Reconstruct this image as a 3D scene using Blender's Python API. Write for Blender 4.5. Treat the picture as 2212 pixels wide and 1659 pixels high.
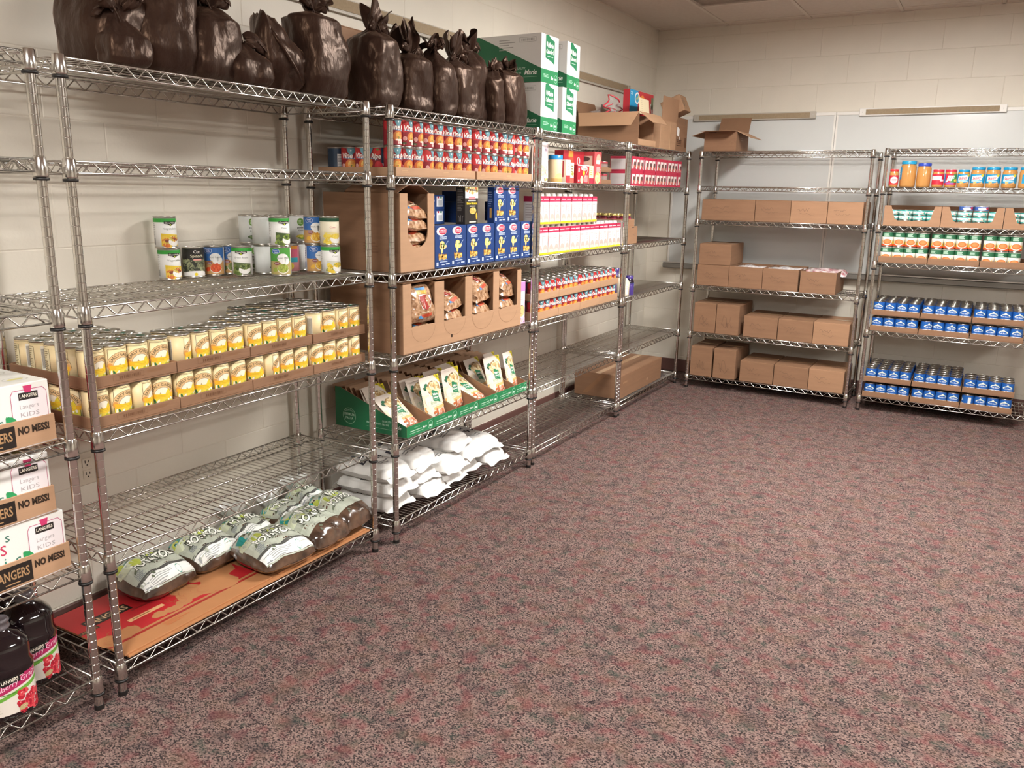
import bpy, bmesh, math, random
from math import sin, cos, pi, radians as RD, sqrt, atan2
from mathutils import Vector, Matrix, noise

for o in list(bpy.data.objects):
    bpy.data.objects.remove(o, do_unlink=True)
S = bpy.context.scene
C = S.collection
rnd = random.Random(7)

# ------------------------------------------------------------------ camera
FPX, YAW, PITCH, ROLL = 1782.04, -0.51830, 0.23083, 0.017878
CAM = Vector((2.13695, 0.0, 1.53632))
_f = Vector((sin(YAW)*cos(PITCH), cos(YAW)*cos(PITCH), -sin(PITCH)))
_r = Vector((cos(YAW), -sin(YAW), 0))
_u = _r.cross(_f)
_r2 = _r*cos(ROLL) + _u*sin(ROLL)
_u2 = _u*cos(ROLL) - _r*sin(ROLL)
cd = bpy.data.cameras.new('camera')
cam = bpy.data.objects.new('camera', cd); C.objects.link(cam)
cd.sensor_fit = 'HORIZONTAL'; cd.sensor_width = 36.0; cd.lens = FPX*36.0/2212.0
cd.clip_start = 0.05; cd.clip_end = 60
cam.matrix_world = Matrix(((_r2.x, _u2.x, -_f.x, CAM.x), (_r2.y, _u2.y, -_f.y, CAM.y), (_r2.z, _u2.z, -_f.z, CAM.z), (0, 0, 0, 1)))
S.camera = cam

# ------------------------------------------------------------------ light and exposure
S.view_settings.view_transform = 'Standard'
S.view_settings.look = 'None'
S.view_settings.gamma = 1.0
S.view_settings.use_curve_mapping = False
S.view_settings.exposure = 0.05
LIGHT_STRENGTH = 95.0
LIGHT_COLOR = (1.0, 0.97, 0.925)
w = bpy.data.worlds.new('world'); S.world = w; w.use_nodes = True
w.node_tree.nodes['Background'].inputs[0].default_value = (0.9, 0.85, 0.8, 1)
w.node_tree.nodes['Background'].inputs[1].default_value = 0.02

# ------------------------------------------------------------------ materials
def lin(h):
    h = h.lstrip('#')
    o = []
    for i in (0, 2, 4):
        c = int(h[i:i+2], 16)/255.0
        o.append(c/12.92 if c <= 0.04045 else ((c+0.055)/1.055)**2.4)
    return (o[0], o[1], o[2], 1.0)
_mats = {}
def mat(name, hexc='#888888', rough=0.5, metal=0.0, var=0.0, vscale=8.0, bump=0.0, bscale=60.0, coat=0.0, spec=0.5, stretch=(1, 1, 1), hex2=None, alpha=1.0, trans=0.0, aniso=0.0, sheen=0.0):
    if name in _mats: return _mats[name]
    m = bpy.data.materials.new(name); m.use_nodes = True
    nt = m.node_tree; n = nt.nodes; l = nt.links
    b = n['Principled BSDF']
    b.inputs['Base Color'].default_value = lin(hexc)
    b.inputs['Roughness'].default_value = rough
    b.inputs['Metallic'].default_value = metal
    b.inputs['Specular IOR Level'].default_value = spec
    b.inputs['Coat Weight'].default_value = coat
    b.inputs['Coat Roughness'].default_value = 0.08
    b.inputs['Alpha'].default_value = alpha
    b.inputs['Transmission Weight'].default_value = trans
    b.inputs['Anisotropic'].default_value = aniso
    b.inputs['Sheen Weight'].default_value = sheen
    if var or bump:
        tc = n.new('ShaderNodeTexCoord'); mp = n.new('ShaderNodeMapping')
        mp.inputs['Scale'].default_value = stretch
        l.new(tc.outputs['Object'], mp.inputs['Vector'])
    if var:
        nz = n.new('ShaderNodeTexNoise'); nz.inputs['Scale'].default_value = vscale
        nz.inputs['Detail'].default_value = 5
        l.new(mp.outputs[0], nz.inputs['Vector'])
        mx = n.new('ShaderNodeMix'); mx.data_type = 'RGBA'
        c = lin(hexc)
        c2 = lin(hex2) if hex2 else (c[0]*(1-var), c[1]*(1-var), c[2]*(1-var), 1)
        rp = n.new('ShaderNodeMapRange'); rp.inputs[1].default_value = 0.35; rp.inputs[2].default_value = 0.65
        l.new(nz.outputs['Fac'], rp.inputs[0])
        mx.inputs[6].default_value = c; mx.inputs[7].default_value = c2
        l.new(rp.outputs[0], mx.inputs[0]); l.new(mx.outputs[2], b.inputs['Base Color'])
    if bump:
        nb = n.new('ShaderNodeTexNoise'); nb.inputs['Scale'].default_value = bscale
        nb.inputs['Detail'].default_value = 4
        l.new(mp.outputs[0], nb.inputs['Vector'])
        bp = n.new('ShaderNodeBump'); bp.inputs['Strength'].default_value = bump
        bp.inputs['Distance'].default_value = 0.01
        l.new(nb.outputs['Fac'], bp.inputs['Height']); l.new(bp.outputs[0], b.inputs['Normal'])
    _mats[name] = m
    return m
def ink(h, rough=0.45):
    return mat('ink_' + h.strip('#') + ('' if rough == 0.45 else '_%d' % int(rough*100)), h, rough)

M_CHROME = mat('chrome', '#dad7d2', 0.17, 1.0)
M_CHROME2 = mat('chrome_wire', '#cfccc6', 0.26, 1.0)
M_BLACK = mat('black_plastic', '#1c1a19', 0.45)
M_PAINT = mat('wall_paint', '#e2dbcd', 0.55, var=0.05, vscale=3, bump=0.06, bscale=90)
M_MORTAR = mat('painted_mortar', '#dad2c3', 0.7, var=0.06, vscale=20)
M_TILE = mat('ceiling_tile', '#d6cbbf', 0.9, var=0.05, vscale=30, bump=0.25, bscale=160)
M_GRID = mat('ceiling_grid', '#d9cfc2', 0.5)
M_BASE = mat('rubber_base', '#6a4a44', 0.5, var=0.08, vscale=4)
M_CARD = mat('cardboard', '#a57e60', 0.75, var=0.10, vscale=5, bump=0.05, bscale=25, stretch=(1, 1, 8))
M_CARD2 = mat('cardboard_dark', '#8f6b50', 0.75, var=0.12, vscale=5, bump=0.05, bscale=25, stretch=(1, 1, 8))
M_CARD3 = mat('cardboard_light', '#b58f6f', 0.75, var=0.08, vscale=6, bump=0.05, bscale=25, stretch=(1, 1, 8))
M_CARDIN = mat('cardboard_inside', '#98704f', 0.8, var=0.1, vscale=7)
M_TAPE = mat('packing_tape', '#b98f68', 0.25, coat=0.4)
M_TIN = mat('tin_can', '#c9c5bd', 0.28, 1.0, var=0.1, vscale=40)
M_LID = mat('tin_lid', '#b9b5ac', 0.32, 1.0, var=0.15, vscale=30)
M_WHITEPAPER = mat('white_paper', '#efece6', 0.5, var=0.03, vscale=9)

# ------------------------------------------------------------------ mesh helpers
class MB:
    def __init__(self):
        self.v = []; self.f = []; self.m = []; self.mats = []; self.sm = []
    def mi(self, m):
        if m not in self.mats: self.mats.append(m)
        return self.mats.index(m)
    def add(self, vs, fs, m, smooth=False, T=None):
        b = len(self.v); k = self.mi(m)
        for p in vs:
            self.v.append(tuple(T @ Vector(p)) if T is not None else tuple(p))
        for f in fs:
            self.f.append([b+i for i in f]); self.m.append(k); self.sm.append(smooth)
        return self
    def box(self, a, c, m, T=None, ch=0.0):
        x0, y0, z0 = a; x1, y1, z1 = c
        if ch <= 0:
            vs = [(x0, y0, z0), (x1, y0, z0), (x1, y1, z0), (x0, y1, z0), (x0, y0, z1), (x1, y0, z1), (x1, y1, z1), (x0, y1, z1)]
            fs = [(3, 2, 1, 0), (4, 5, 6, 7), (0, 1, 5, 4), (1, 2, 6, 5), (2, 3, 7, 6), (3, 0, 4, 7)]
            return self.add(vs, fs, m, T=T)
        vs = []; idx = {}
        X = (x0, x1); Y = (y0, y1); Z = (z0, z1); sg = (1, -1)
        for i in (0, 1):
            for j in (0, 1):
                for k in (0, 1):
                    for ax in range(3):
                        p = [X[i], Y[j], Z[k]]; q = [p[0]+sg[i]*ch, p[1]+sg[j]*ch, p[2]+sg[k]*ch]
                        q[ax] = p[ax]
                        idx[(i, j, k, ax)] = len(vs); vs.append(tuple(q))
        fs = []
        cen = Vector(((x0+x1)/2, (y0+y1)/2, (z0+z1)/2))
        def face(l):
            ps = [Vector(vs[q]) for q in l]
            nn = (ps[1]-ps[0]).cross(ps[2]-ps[0])
            mid = sum(ps, Vector())/len(ps)
            fs.append(l if nn.dot(mid-cen) > 0 else l[::-1])
        for s in (0, 1):
            face([idx[(s, 0, 0, 0)], idx[(s, 1, 0, 0)], idx[(s, 1, 1, 0)], idx[(s, 0, 1, 0)]])
            face([idx[(0, s, 0, 1)], idx[(1, s, 0, 1)], idx[(1, s, 1, 1)], idx[(0, s, 1, 1)]])
            face([idx[(0, 0, s, 2)], idx[(1, 0, s, 2)], idx[(1, 1, s, 2)], idx[(0, 1, s, 2)]])
        for a_ in (0, 1):
            for b_ in (0, 1):
                face([idx[(0, a_, b_, 1)], idx[(1, a_, b_, 1)], idx[(1, a_, b_, 2)], idx[(0, a_, b_, 2)]])
                face([idx[(a_, 0, b_, 0)], idx[(a_, 1, b_, 0)], idx[(a_, 1, b_, 2)], idx[(a_, 0, b_, 2)]])
                face([idx[(a_, b_, 0, 0)], idx[(a_, b_, 1, 0)], idx[(a_, b_, 1, 1)], idx[(a_, b_, 0, 1)]])
                for c_ in (0, 1):
                    face([idx[(a_, b_, c_, 0)], idx[(a_, b_, c_, 1)], idx[(a_, b_, c_, 2)]])
        return self.add(vs, fs, m, T=T)
    def lathe(self, prof, m, n=20, T=None, smooth=True, cap0=True, cap1=True, sq=0.0):
        vs = []; fs = []
        for (r, z) in prof:
            for i in range(n):
                a = 2*pi*i/n; k = 1.0
                if sq:
                    e = 2+sq; k = (abs(cos(a))**e + abs(sin(a))**e)**(-1/e)
                vs.append((r*k*cos(a), r*k*sin(a), z))
        for j in range(len(prof)-1):
            for i in range(n):
                i2 = (i+1) % n
                fs.append((j*n+i, j*n+i2, (j+1)*n+i2, (j+1)*n+i))
        self.add(vs, fs, m, smooth, T)
        if cap0: self.add([vs[i] for i in range(n)], [tuple(range(n))[::-1]], m, False, T)
        if cap1: self.add(vs[-n:], [tuple(range(n))], m, False, T)
        return self
    def tube(self, pts, r, m, n=6, ref=(0, 0, 1), smooth=True, closed=False, caps=True):
        P = [Vector(p) for p in pts]; vs = []; fs = []; R = Vector(ref)
        L = len(P)
        for i, p in enumerate(P):
            a = P[(i-1) % L] if (i > 0 or closed) else p
            b = P[(i+1) % L] if (i < L-1 or closed) else p
            t = (b-a)
            if t.length < 1e-9: t = Vector((0, 0, 1))
            t.normalize()
            u = R.cross(t)
            if u.length < 1e-4: u = Vector((1, 0, 0)).cross(t)
            if u.length < 1e-4: u = Vector((0, 1, 0)).cross(t)
            u.normalize(); w_ = t.cross(u)
            rr = r[i] if isinstance(r, (list, tuple)) else r
            for k in range(n):
                a_ = 2*pi*k/n
                vs.append(tuple(p+u*(rr*cos(a_))+w_*(rr*sin(a_))))
        for j in range(L if closed else L-1):
            j2 = (j+1) % L
            for k in range(n):
                k2 = (k+1) % n
                fs.append((j*n+k, j*n+k2, j2*n+k2, j2*n+k))
        if not closed and caps:
            fs.append(tuple(range(n))[::-1]); fs.append(tuple((L-1)*n+k for k in range(n)))
        return self.add(vs, fs, m, smooth)
    def grid(self, fn, nu, nv, m, smooth=True, flip=False, wrap=False):
        vs = []; fs = []
        for j in range(nv+1):
            for i in range(nu+(0 if wrap else 1)):
                vs.append(tuple(fn(i/nu, j/nv)))
        w_ = nu if wrap else nu+1
        for j in range(nv):
            for i in range(nu):
                i2 = (i+1) % w_
                q = (j*w_+i, j*w_+i2, (j+1)*w_+i2, (j+1)*w_+i)
                fs.append(q[::-1] if flip else q)
        return self.add(vs, fs, m, smooth)
    def mesh(self, name):
        me = bpy.data.meshes.new(name)
        me.from_pydata(self.v, [], self.f)
        for m in self.mats: me.materials.append(m)
        me.polygons.foreach_set('material_index', self.m)
        me.polygons.foreach_set('use_smooth', self.sm)
        me.update()
        return me
    def build(self, name, parent=None):
        return obj(name, self.mesh(name), parent)

def obj(name, me, parent=None, loc=None, rz=None):
    o = bpy.data.objects.new(name, me); C.objects.link(o)
    if parent is not None: o.parent = parent
    if loc is not None: o.location = loc
    if rz is not None: o.rotation_euler = (0, 0, rz)
    return o
def tag(o, label=None, cat=None, group=None, kind=None):
    if label: o['label'] = label
    if cat: o['category'] = cat
    if group: o['group'] = group
    if kind: o['kind'] = kind
    return o
def empty(name, loc=(0, 0, 0), rz=0.0):
    o = bpy.data.objects.new(name, None); C.objects.link(o)
    o.location = loc; o.rotation_euler = (0, 0, rz); o.empty_display_size = 0.05
    return o
_kids = {}
def kids(o):
    return [c for c in C.objects if c.parent == o]
class Proto:
    """meshes of a thing and its parts, copied with obj.copy() for every repeat"""
    def __init__(self, root, parts):      # parts: list of (obj, [sub objs])
        self.root = root; self.parts = parts; self.used = False
    def put(self, loc, rz, label, cat, group=None, skip=()):
        if not self.used:
            self.used = True; r = self.root
            for p, subs in self.parts:
                if p.name.split('.')[0] in skip:
                    pass
        else:
            r = self.root.copy(); C.objects.link(r)
            for k in list(r.keys()):
                del r[k]
            for p, subs in self.parts:
                c = p.copy(); C.objects.link(c); c.parent = r
                for s_ in subs:
                    d = s_.copy(); C.objects.link(d); d.parent = c
        r.location = loc
        r.rotation_euler = rz if isinstance(rz, (tuple, list)) else (0, 0, rz)
        tag(r, label, cat, group)
        return r

ORD = ['first', 'second', 'third', 'fourth', 'fifth', 'sixth', 'seventh', 'eighth', 'ninth', 'tenth', 'eleventh', 'twelfth', 'thirteenth', 'fourteenth', 'fifteenth', 'sixteenth', 'seventeenth', 'eighteenth', 'nineteenth', 'twentieth']

# ------------------------------------------------------------------ flat print
_tx = {}
def textgeo(s, bold=0.0, shear=0.0):
    k = (s, bold, shear)
    if k in _tx: return _tx[k]
    cu = bpy.data.curves.new('t', 'FONT'); cu.body = s; cu.size = 1.0
    cu.resolution_u = 2; cu.offset = bold; cu.shear = shear; cu.fill_mode = 'FRONT'
    ob = bpy.data.objects.new('t', cu)
    me = bpy.data.meshes.new_from_object(ob)
    me.calc_loop_triangles()
    vs = [(v.co.x, v.co.y) for v in me.vertices]
    fs = [tuple(t.vertices) for t in me.loop_triangles]
    bpy.data.objects.remove(ob); bpy.data.curves.remove(cu); bpy.data.meshes.remove(me)
    if vs:
        x0 = min(v[0] for v in vs); x1 = max(v[0] for v in vs)
    else:
        x0 = x1 = 0
    r = ([((v[0]-x0), v[1]) for v in vs], fs, x1-x0)
    _tx[k] = r
    return r
def clip_slab(poly, x0, x1):
    def cut(p, c, keep):
        out = []
        for i in range(len(p)):
            a = p[i]; b = p[(i+1) % len(p)]
            ia = keep*(a[0]-c) >= 0; ib = keep*(b[0]-c) >= 0
            if ia: out.append(a)
            if ia != ib:
                t = (c-a[0])/(b[0]-a[0]); out.append((c, a[1]+t*(b[1]-a[1])))
        return out
    p = cut(poly, x0, 1)
    return cut(p, x1, -1) if len(p) > 2 else []
class Art:
    def __init__(self):
        self.p = []
    def poly(self, pts, m, ly=1):
        if isinstance(m, str): m = ink(m)
        self.p.append((m, ly, [tuple(q) for q in pts])); return self
    def rect(self, x, y, w_, h, m, ly=1, rot=0.0):
        c = [(-w_/2, -h/2), (w_/2, -h/2), (w_/2, h/2), (-w_/2, h/2)]
        cs, sn = cos(rot), sin(rot)
        return self.poly([(x+a*cs-b*sn, y+a*sn+b*cs) for a, b in c], m, ly)
    def ell(self, x, y, rx, ry, m, ly=1, n=14, rot=0.0):
        cs, sn = cos(rot), sin(rot); pts = []
        for i in range(n):
            a = rx*cos(2*pi*i/n); b = ry*sin(2*pi*i/n)
            pts.append((x+a*cs-b*sn, y+a*sn+b*cs))
        return self.poly(pts, m, ly)
    def frame(self, x, y, w_, h, t, m, ly=1):
        self.rect(x, y+h/2, w_, t, m, ly); self.rect(x, y-h/2, w_, t, m, ly)
        self.rect(x-w_/2, y, t, h, m, ly); return self.rect(x+w_/2, y, t, h, m, ly)
    def ring(self, x, y, r0, r1, a0, a1, m, ly=1, n=10, sy=1.0):
        for i in range(n):
            a = a0+(a1-a0)*i/n; b = a0+(a1-a0)*(i+1)/n
            self.poly([(x+r0*cos(a), y+sy*r0*sin(a)), (x+r1*cos(a), y+sy*r1*sin(a)), (x+r1*cos(b), y+sy*r1*sin(b)), (x+r0*cos(b), y+sy*r0*sin(b))], m, ly)
        return self
    def line(self, pts, t, m, ly=1):
        for a, b in zip(pts[:-1], pts[1:]):
            dx, dy = b[0]-a[0], b[1]-a[1]; L = sqrt(dx*dx+dy*dy) or 1
            nx, ny = -dy/L*t/2, dx/L*t/2
            self.poly([(a[0]-nx, a[1]-ny), (b[0]-nx, b[1]-ny), (b[0]+nx, b[1]+ny), (a[0]+nx, a[1]+ny)], m, ly)
        return self
    def text(self, s, x, y, h, m, ly=3, bold=0.0, shear=0.0, w_=None, rot=0.0, arc=None, align='c', wmax=None):
        if isinstance(m, str): m = ink(m)
        vs, fs, W = textgeo(s, bold, shear)
        if not vs: return self
        k = h/0.7; kx = k
        if w_: kx = w_/max(W, 1e-6)
        elif wmax and W*k > wmax: kx = wmax/W
        off = {'c': -W*kx/2, 'l': 0, 'r': -W*kx}[align]
        cs, sn = cos(rot), sin(rot); q = []
        for a, b in vs:
            a = a*kx+off; b = b*k
            if arc:
                th = a/arc; R_ = arc+b
                a, b = R_*sin(th), R_*cos(th)-arc
            q.append((x+a*cs-b*sn, y+a*sn+b*cs))
        for f in fs: self.p.append((m, ly, [q[i] for i in f]))
        return self
    def blobs(self, x, y, w_, h, cols, n, r0, r1, seed=1, ly=2, ell=None, asp=1.0):
        R_ = random.Random(seed)
        for i in range(n):
            while True:
                a, b = R_.uniform(-1, 1), R_.uniform(-1, 1)
                if not ell or a*a+b*b <= 1: break
            r = R_.uniform(r0, r1)
            self.ell(x+a*w_/2, y+b*h/2, r*asp, r, R_.choice(cols), ly+(i % 12)*0.1, 7, R_.uniform(0, pi))
        return self
    def lines(self, x, y, w_, h, n, m, ly=2, seed=1, t=None):
        """rows of small unreadable type"""
        R_ = random.Random(seed)
        for i in range(n):
            L = w_*R_.uniform(0.55, 1.0); yy = y+h/2-(i+0.5)*h/n
            self.rect(x-(w_-L)/2, yy, L, t or h/n*0.42, m, ly)
        return self
    def bars(self, x, y, w_, h, m='#2a2522', bg='#f2efe8', ly=2, seed=3):
        if bg: self.rect(x, y, w_, h, bg, ly)
        R_ = random.Random(seed); u = x-w_*0.44
        while u < x+w_*0.43:
            b = R_.choice((0.02, 0.03, 0.05))*w_
            self.rect(u+b/2, y, b, h*0.8, m, ly+1); u += b+R_.choice((0.025, 0.04))*w_
        return self
    def emit(self, mb, mp, step=None, eps=0.00022):
        for m, ly, p in self.p:
            h = eps*(ly+1)
            if step:
                a = min(q[0] for q in p); b = max(q[0] for q in p)
                i0 = math.floor(a/step); i1 = math.floor(b/step)
                pieces = [p] if i0 == i1 else [clip_slab(p, i*step, (i+1)*step) for i in range(i0, i1+1)]
            else:
                pieces = [p]
            for q in pieces:
                if len(q) < 3: continue
                ar = sum(q[i][0]*q[(i+1) % len(q)][1]-q[(i+1) % len(q)][0]*q[i][1] for i in range(len(q)))
                if abs(ar) < 1e-10: continue
                if ar < 0: q = q[::-1]
                mb.add([mp(a_, b_, h) for a_, b_ in q], [tuple(range(len(q)))], m)
        return mb
def mp_front(y=0.0, x=0.0, z=0.0):          # face looking along -Y
    return lambda a, b, h: (x+a, y-h, z+b)
def mp_left(x=0.0, y=0.0, z=0.0):           # face looking along -X, u runs toward -Y
    return lambda a, b, h: (x-h, y-a, z+b)
def mp_right(x=0.0, y=0.0, z=0.0):
    return lambda a, b, h: (x+h, y+a, z+b)
def mp_top(z=0.0, x=0.0, y=0.0):
    return lambda a, b, h: (x+a, y+b, z+h)
def mp_cyl(R_, z=0.0):                      # u=0 looks along -Y
    return lambda a, b, h: ((R_+h)*sin(a/R_), -(R_+h)*cos(a/R_), z+b)

# ================================================================== the room
XL, YB, ZC = -0.485, 6.95, 2.845
XR, YF = 7.8, -4.6

def carpet():
    m = bpy.data.materials.new('carpet'); m.use_nodes = True
    nt = m.node_tree; n = nt.nodes; l = nt.links; b = n['Principled BSDF']
    b.inputs['Roughness'].default_value = 0.95; b.inputs['Specular IOR Level'].default_value = 0.1
    tc = n.new('ShaderNodeTexCoord')
    mp = n.new('ShaderNodeMapping'); mp.inputs['Scale'].default_value = (1.0, 1.35, 1.0); mp.inputs['Rotation'].default_value = (0, 0, 0.05)
    l.new(tc.outputs['Object'], mp.inputs['Vector'])
    v = n.new('ShaderNodeTexVoronoi'); v.inputs['Scale'].default_value = 215; v.inputs['Randomness'].default_value = 0.45
    l.new(mp.outputs[0], v.inputs['Vector'])
    sp = n.new('ShaderNodeSeparateColor'); l.new(v.outputs['Color'], sp.inputs[0])
    r = n.new('ShaderNodeValToRGB'); l.new(sp.outputs[0], r.inputs[0])
    r.color_ramp.interpolation = 'LINEAR'
    e = r.color_ramp.elements
    e[0].position = 0.0; e[0].color = lin('#2a2525'); e[1].position = 1.0; e[1].color = lin('#8f7972')
    for p, c in ((0.22, '#3c3433'), (0.42, '#6a5753'), (0.72, '#7c6761')):
        q = e.new(p); q.color = lin(c)
    def patch(scale, lo, hi, col, prev, seedoff, amt):
        nz = n.new('ShaderNodeTexNoise'); nz.inputs['Scale'].default_value = scale; nz.inputs['Detail'].default_value = 2.5
        mp2 = n.new('ShaderNodeMapping'); mp2.inputs['Location'].default_value = (seedoff, seedoff*0.7, 0)
        l.new(tc.outputs['Object'], mp2.inputs['Vector']); l.new(mp2.outputs[0], nz.inputs['Vector'])
        mr = n.new('ShaderNodeMapRange'); mr.inputs[1].default_value = lo; mr.inputs[2].default_value = hi; mr.inputs[4].default_value = amt
        l.new(nz.outputs['Fac'], mr.inputs[0])
        mx = n.new('ShaderNodeMix'); mx.data_type = 'RGBA'; mx.blend_type = 'MIX'
        l.new(mr.outputs[0], mx.inputs[0]); l.new(prev, mx.inputs[6])
        c2 = n.new('ShaderNodeMix'); c2.data_type = 'RGBA'; c2.blend_type = 'MULTIPLY'; c2.inputs[0].default_value = 0.75
        c2.inputs[6].default_value = lin(col); l.new(prev, c2.inputs[7])
        gm = n.new('ShaderNodeMix'); gm.data_type = 'RGBA'; gm.inputs[0].default_value = 0.5
        gm.inputs[6].default_value = lin(col); l.new(c2.outputs[2], gm.inputs[7])
        l.new(gm.outputs[2], mx.inputs[7])
        return mx.outputs[2]
    o = r.outputs[0]
    o = patch(17, 0.52, 0.68, '#874a4e', o, 3.0, 0.55)
    o = patch(18, 0.56, 0.70, '#46584f', o, 11.0, 0.55)
    o = patch(14, 0.50, 0.72, '#38343a', o, 21.0, 0.5)
    o = patch(9, 0.5, 0.75, '#8a6a54', o, 31.0, 0.35)
    l.new(o, b.inputs['Base Color'])
    bp = n.new('ShaderNodeBump'); bp.inputs['Strength'].default_value = 0.5; bp.inputs['Distance'].default_value = 0.004
    l.new(v.outputs['Distance'], bp.inputs['Height']); l.new(bp.outputs[0], b.inputs['Normal'])
    return m
M_CARPET = carpet()
fl = MB().box((XL-0.1, YF-0.1, -0.08), (XR+0.1, YB+0.1, 0.0), M_CARPET).build('floor'); tag(fl, 'mauve brown flecked loop pile carpet floor', kind='structure')

# block walls: backing mesh with recessed joints, every block in view its own piece
def block_mesh(name, L, H, axis):
    g, c, d = 0.0008, 0.0028, 0.0016
    mb = MB()
    x0, x1, z0, z1 = g, L-g, g, H-g
    vs = [(x0, 0, z0), (x1, 0, z0), (x1, 0, z1), (x0, 0, z1), (x0+c, -d, z0+c), (x1-c, -d, z0+c), (x1-c, -d, z1-c), (x0+c, -d, z1-c)]
    fs = [(4, 5, 6, 7), (0, 1, 5, 4), (1, 2, 6, 5), (2, 3, 7, 6), (3, 0, 4, 7), (3, 2, 1, 0)]
    if axis == 'L': vs = [(-y, x, z) for x, y, z in vs]
    mb.add(vs, fs, M_PAINT)
    return mb.mesh(name)
BL, BH = 0.415, 0.2025
wl = MB().box((XL-0.2, YF, 0), (XL, YB+0.2, ZC+0.15), M_MORTAR).build('wall_left'); tag(wl, 'cream painted concrete block wall behind the long shelf row', kind='structure')
wb = MB().box((XL-0.2, YB, 0), (XR, YB+0.2, ZC+0.15), M_MORTAR).build('wall_back'); tag(wb, 'cream painted concrete block wall with whiteboards', kind='structure')
wr = MB().box((XR, YF, 0), (XR+0.2, YB, ZC+0.15), M_PAINT).build('wall_right'); tag(wr, kind='structure')
wf = MB().box((XL, YF-0.2, 0), (XR, YF, ZC+0.15), M_PAINT).build('wall_front'); tag(wf, kind='structure')
bml = block_mesh('concrete_block', BL, BH, 'L'); bmb = block_mesh('concrete_block', BL, BH, 'B')
def course(z00):
    k = 0; z = z00-BH
    while z < ZC+0.02:
        yield k, z; z += BH; k += 1
for k, z in course(0.112):
    off = 0.0 if k % 2 else BL/2
    y = 0.778+off-BL
    while y < YB-0.01:
        L = min(BL, YB-y)
        if y+L > 0.6:
            o = obj('concrete_block', bml, wl, (XL, y, max(z, 0)))
            o.scale = (1, L/BL, (BH if z >= 0 else BH+z)/BH)
        y += BL
for k, z in course(0.137):
    off = 0.0 if k % 2 else BL/2
    x = -0.485-BL*0.9+off+0.02
    while x < 3.1:
        x0 = max(x, XL); L = x+BL-x0
        if L > 0.03:
            o = obj('concrete_block', bmb, wb, (x0, YB, max(z, 0)))
            o.scale = (L/BL, 1, (BH if z >= 0 else BH+z)/BH)
        x += BL
bb = MB().box((XL, YF, 0), (XL+0.012, YB, 0.108), M_BASE, ch=0.003).build('baseboard_left'); tag(bb, kind='structure')
bb = MB().box((XL+0.012, YB-0.012, 0), (XR, YB, 0.108), M_BASE, ch=0.003).build('baseboard_back'); tag(bb, kind='structure')

# suspended ceiling
ce = MB().box((XL-0.1, YF-0.1, ZC+0.06), (XR+0.1, YB+0.1, ZC+0.14), M_TILE).build('ceiling'); tag(ce, 'suspended ceiling of pale lay-in tiles', kind='structure')
GX = [0.095+0.635*k for k in range(-1, 13)]
GY = [6.81-0.615*k for k in range(-1, 20)]
tm = {}
def tile(x0, x1, y0, y1):
    k = (round(x1-x0, 3), round(y1-y0, 3))
    if k not in tm: tm[k] = MB().box((0.012, 0.012, 0), (k[0]-0.012, k[1]-0.012, 0.016), M_TILE, ch=0.003).mesh('ceiling_tile')
    return obj('ceiling_tile', tm[k], ce, (x0, y0, ZC-0.004))
LIGHTS = []
TROFFER = {(3, 4): 1, (3, 12): 1, (8, 8): 1}
xs = [XL] + [g for g in GX if XL+0.05 < g < XR] + [XR]
ys = [YB] + [g for g in GY if YF+0.05 < g < YB-0.02] + [YF]
skip = set()
for i in range(len(xs)-1):
    for j in range(len(ys)-1):
        if (i, j) in skip: continue
        if (i, j) in TROFFER:
            LIGHTS.append((xs[i], xs[i+1], ys[j+2], ys[j])); skip.add((i, j+1)); continue
        if i == 1 and j == 2: continue
        if i == 0 and j in (1, 3, 5) and j+2 < len(ys):
            tile(xs[i], xs[i+1], ys[j+2], ys[j]); skip.add((i, j+1)); continue
        tile(xs[i], xs[i+1], ys[j+1], ys[j])
gm = MB()
for x in xs[1:-1]: gm.box((x-0.012, YF, ZC-0.008), (x+0.012, YB, ZC+0.02), M_GRID)
for j, y in enumerate(ys[1:-1]):
    x0 = XL if (j in (0, 2, 4) or j > 5) else xs[1]
    gm.box((x0, y-0.012, ZC-0.0075), (XR, y+0.012, ZC+0.02), M_GRID)
gm.box((XL, YF, ZC-0.008), (XL+0.02, YB, ZC+0.02), M_GRID); gm.box((XL, YB-0.02, ZC-0.008), (XR, YB, ZC+0.02), M_GRID)
g = gm.build('trim_1'); tag(g, 'off white metal ceiling grid', kind='structure')
# grey return air grille in the ceiling
M_VENT = mat('vent_grey', '#b3a79b', 0.5)
vt = empty('ceiling_vent', (xs[1], ys[3], ZC-0.004)); tag(vt, 'grey square return air grille in the ceiling near the corner', 'vent')
vw, vh = xs[2]-xs[1], ys[2]-ys[3]
mb = MB(); mb.box((0.012, 0.012, 0.02), (vw-0.012, vh-0.012, 0.03), M_VENT)
mb.build('backing', vt)
mb = MB()
for a, c in (((0.012, 0.012, 0), (vw-0.012, 0.03, 0.02)), ((0.012, vh-0.03, 0), (vw-0.012, vh-0.012, 0.02)), ((0.012, 0.03, 0), (0.03, vh-0.03, 0.02)), ((vw-0.03, 0.03, 0), (vw-0.012, vh-0.03, 0.02))): mb.box(a, c, M_VENT)
mb.build('frame', vt)
lm = MB().box((0.03, -0.004, 0.010), (vw-0.03, 0.004, 0.0195), M_VENT).mesh('louver')
for i in range(24): obj('louver', lm, vt, (0, 0.036+i*(vh-0.072)/23, 0))
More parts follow.
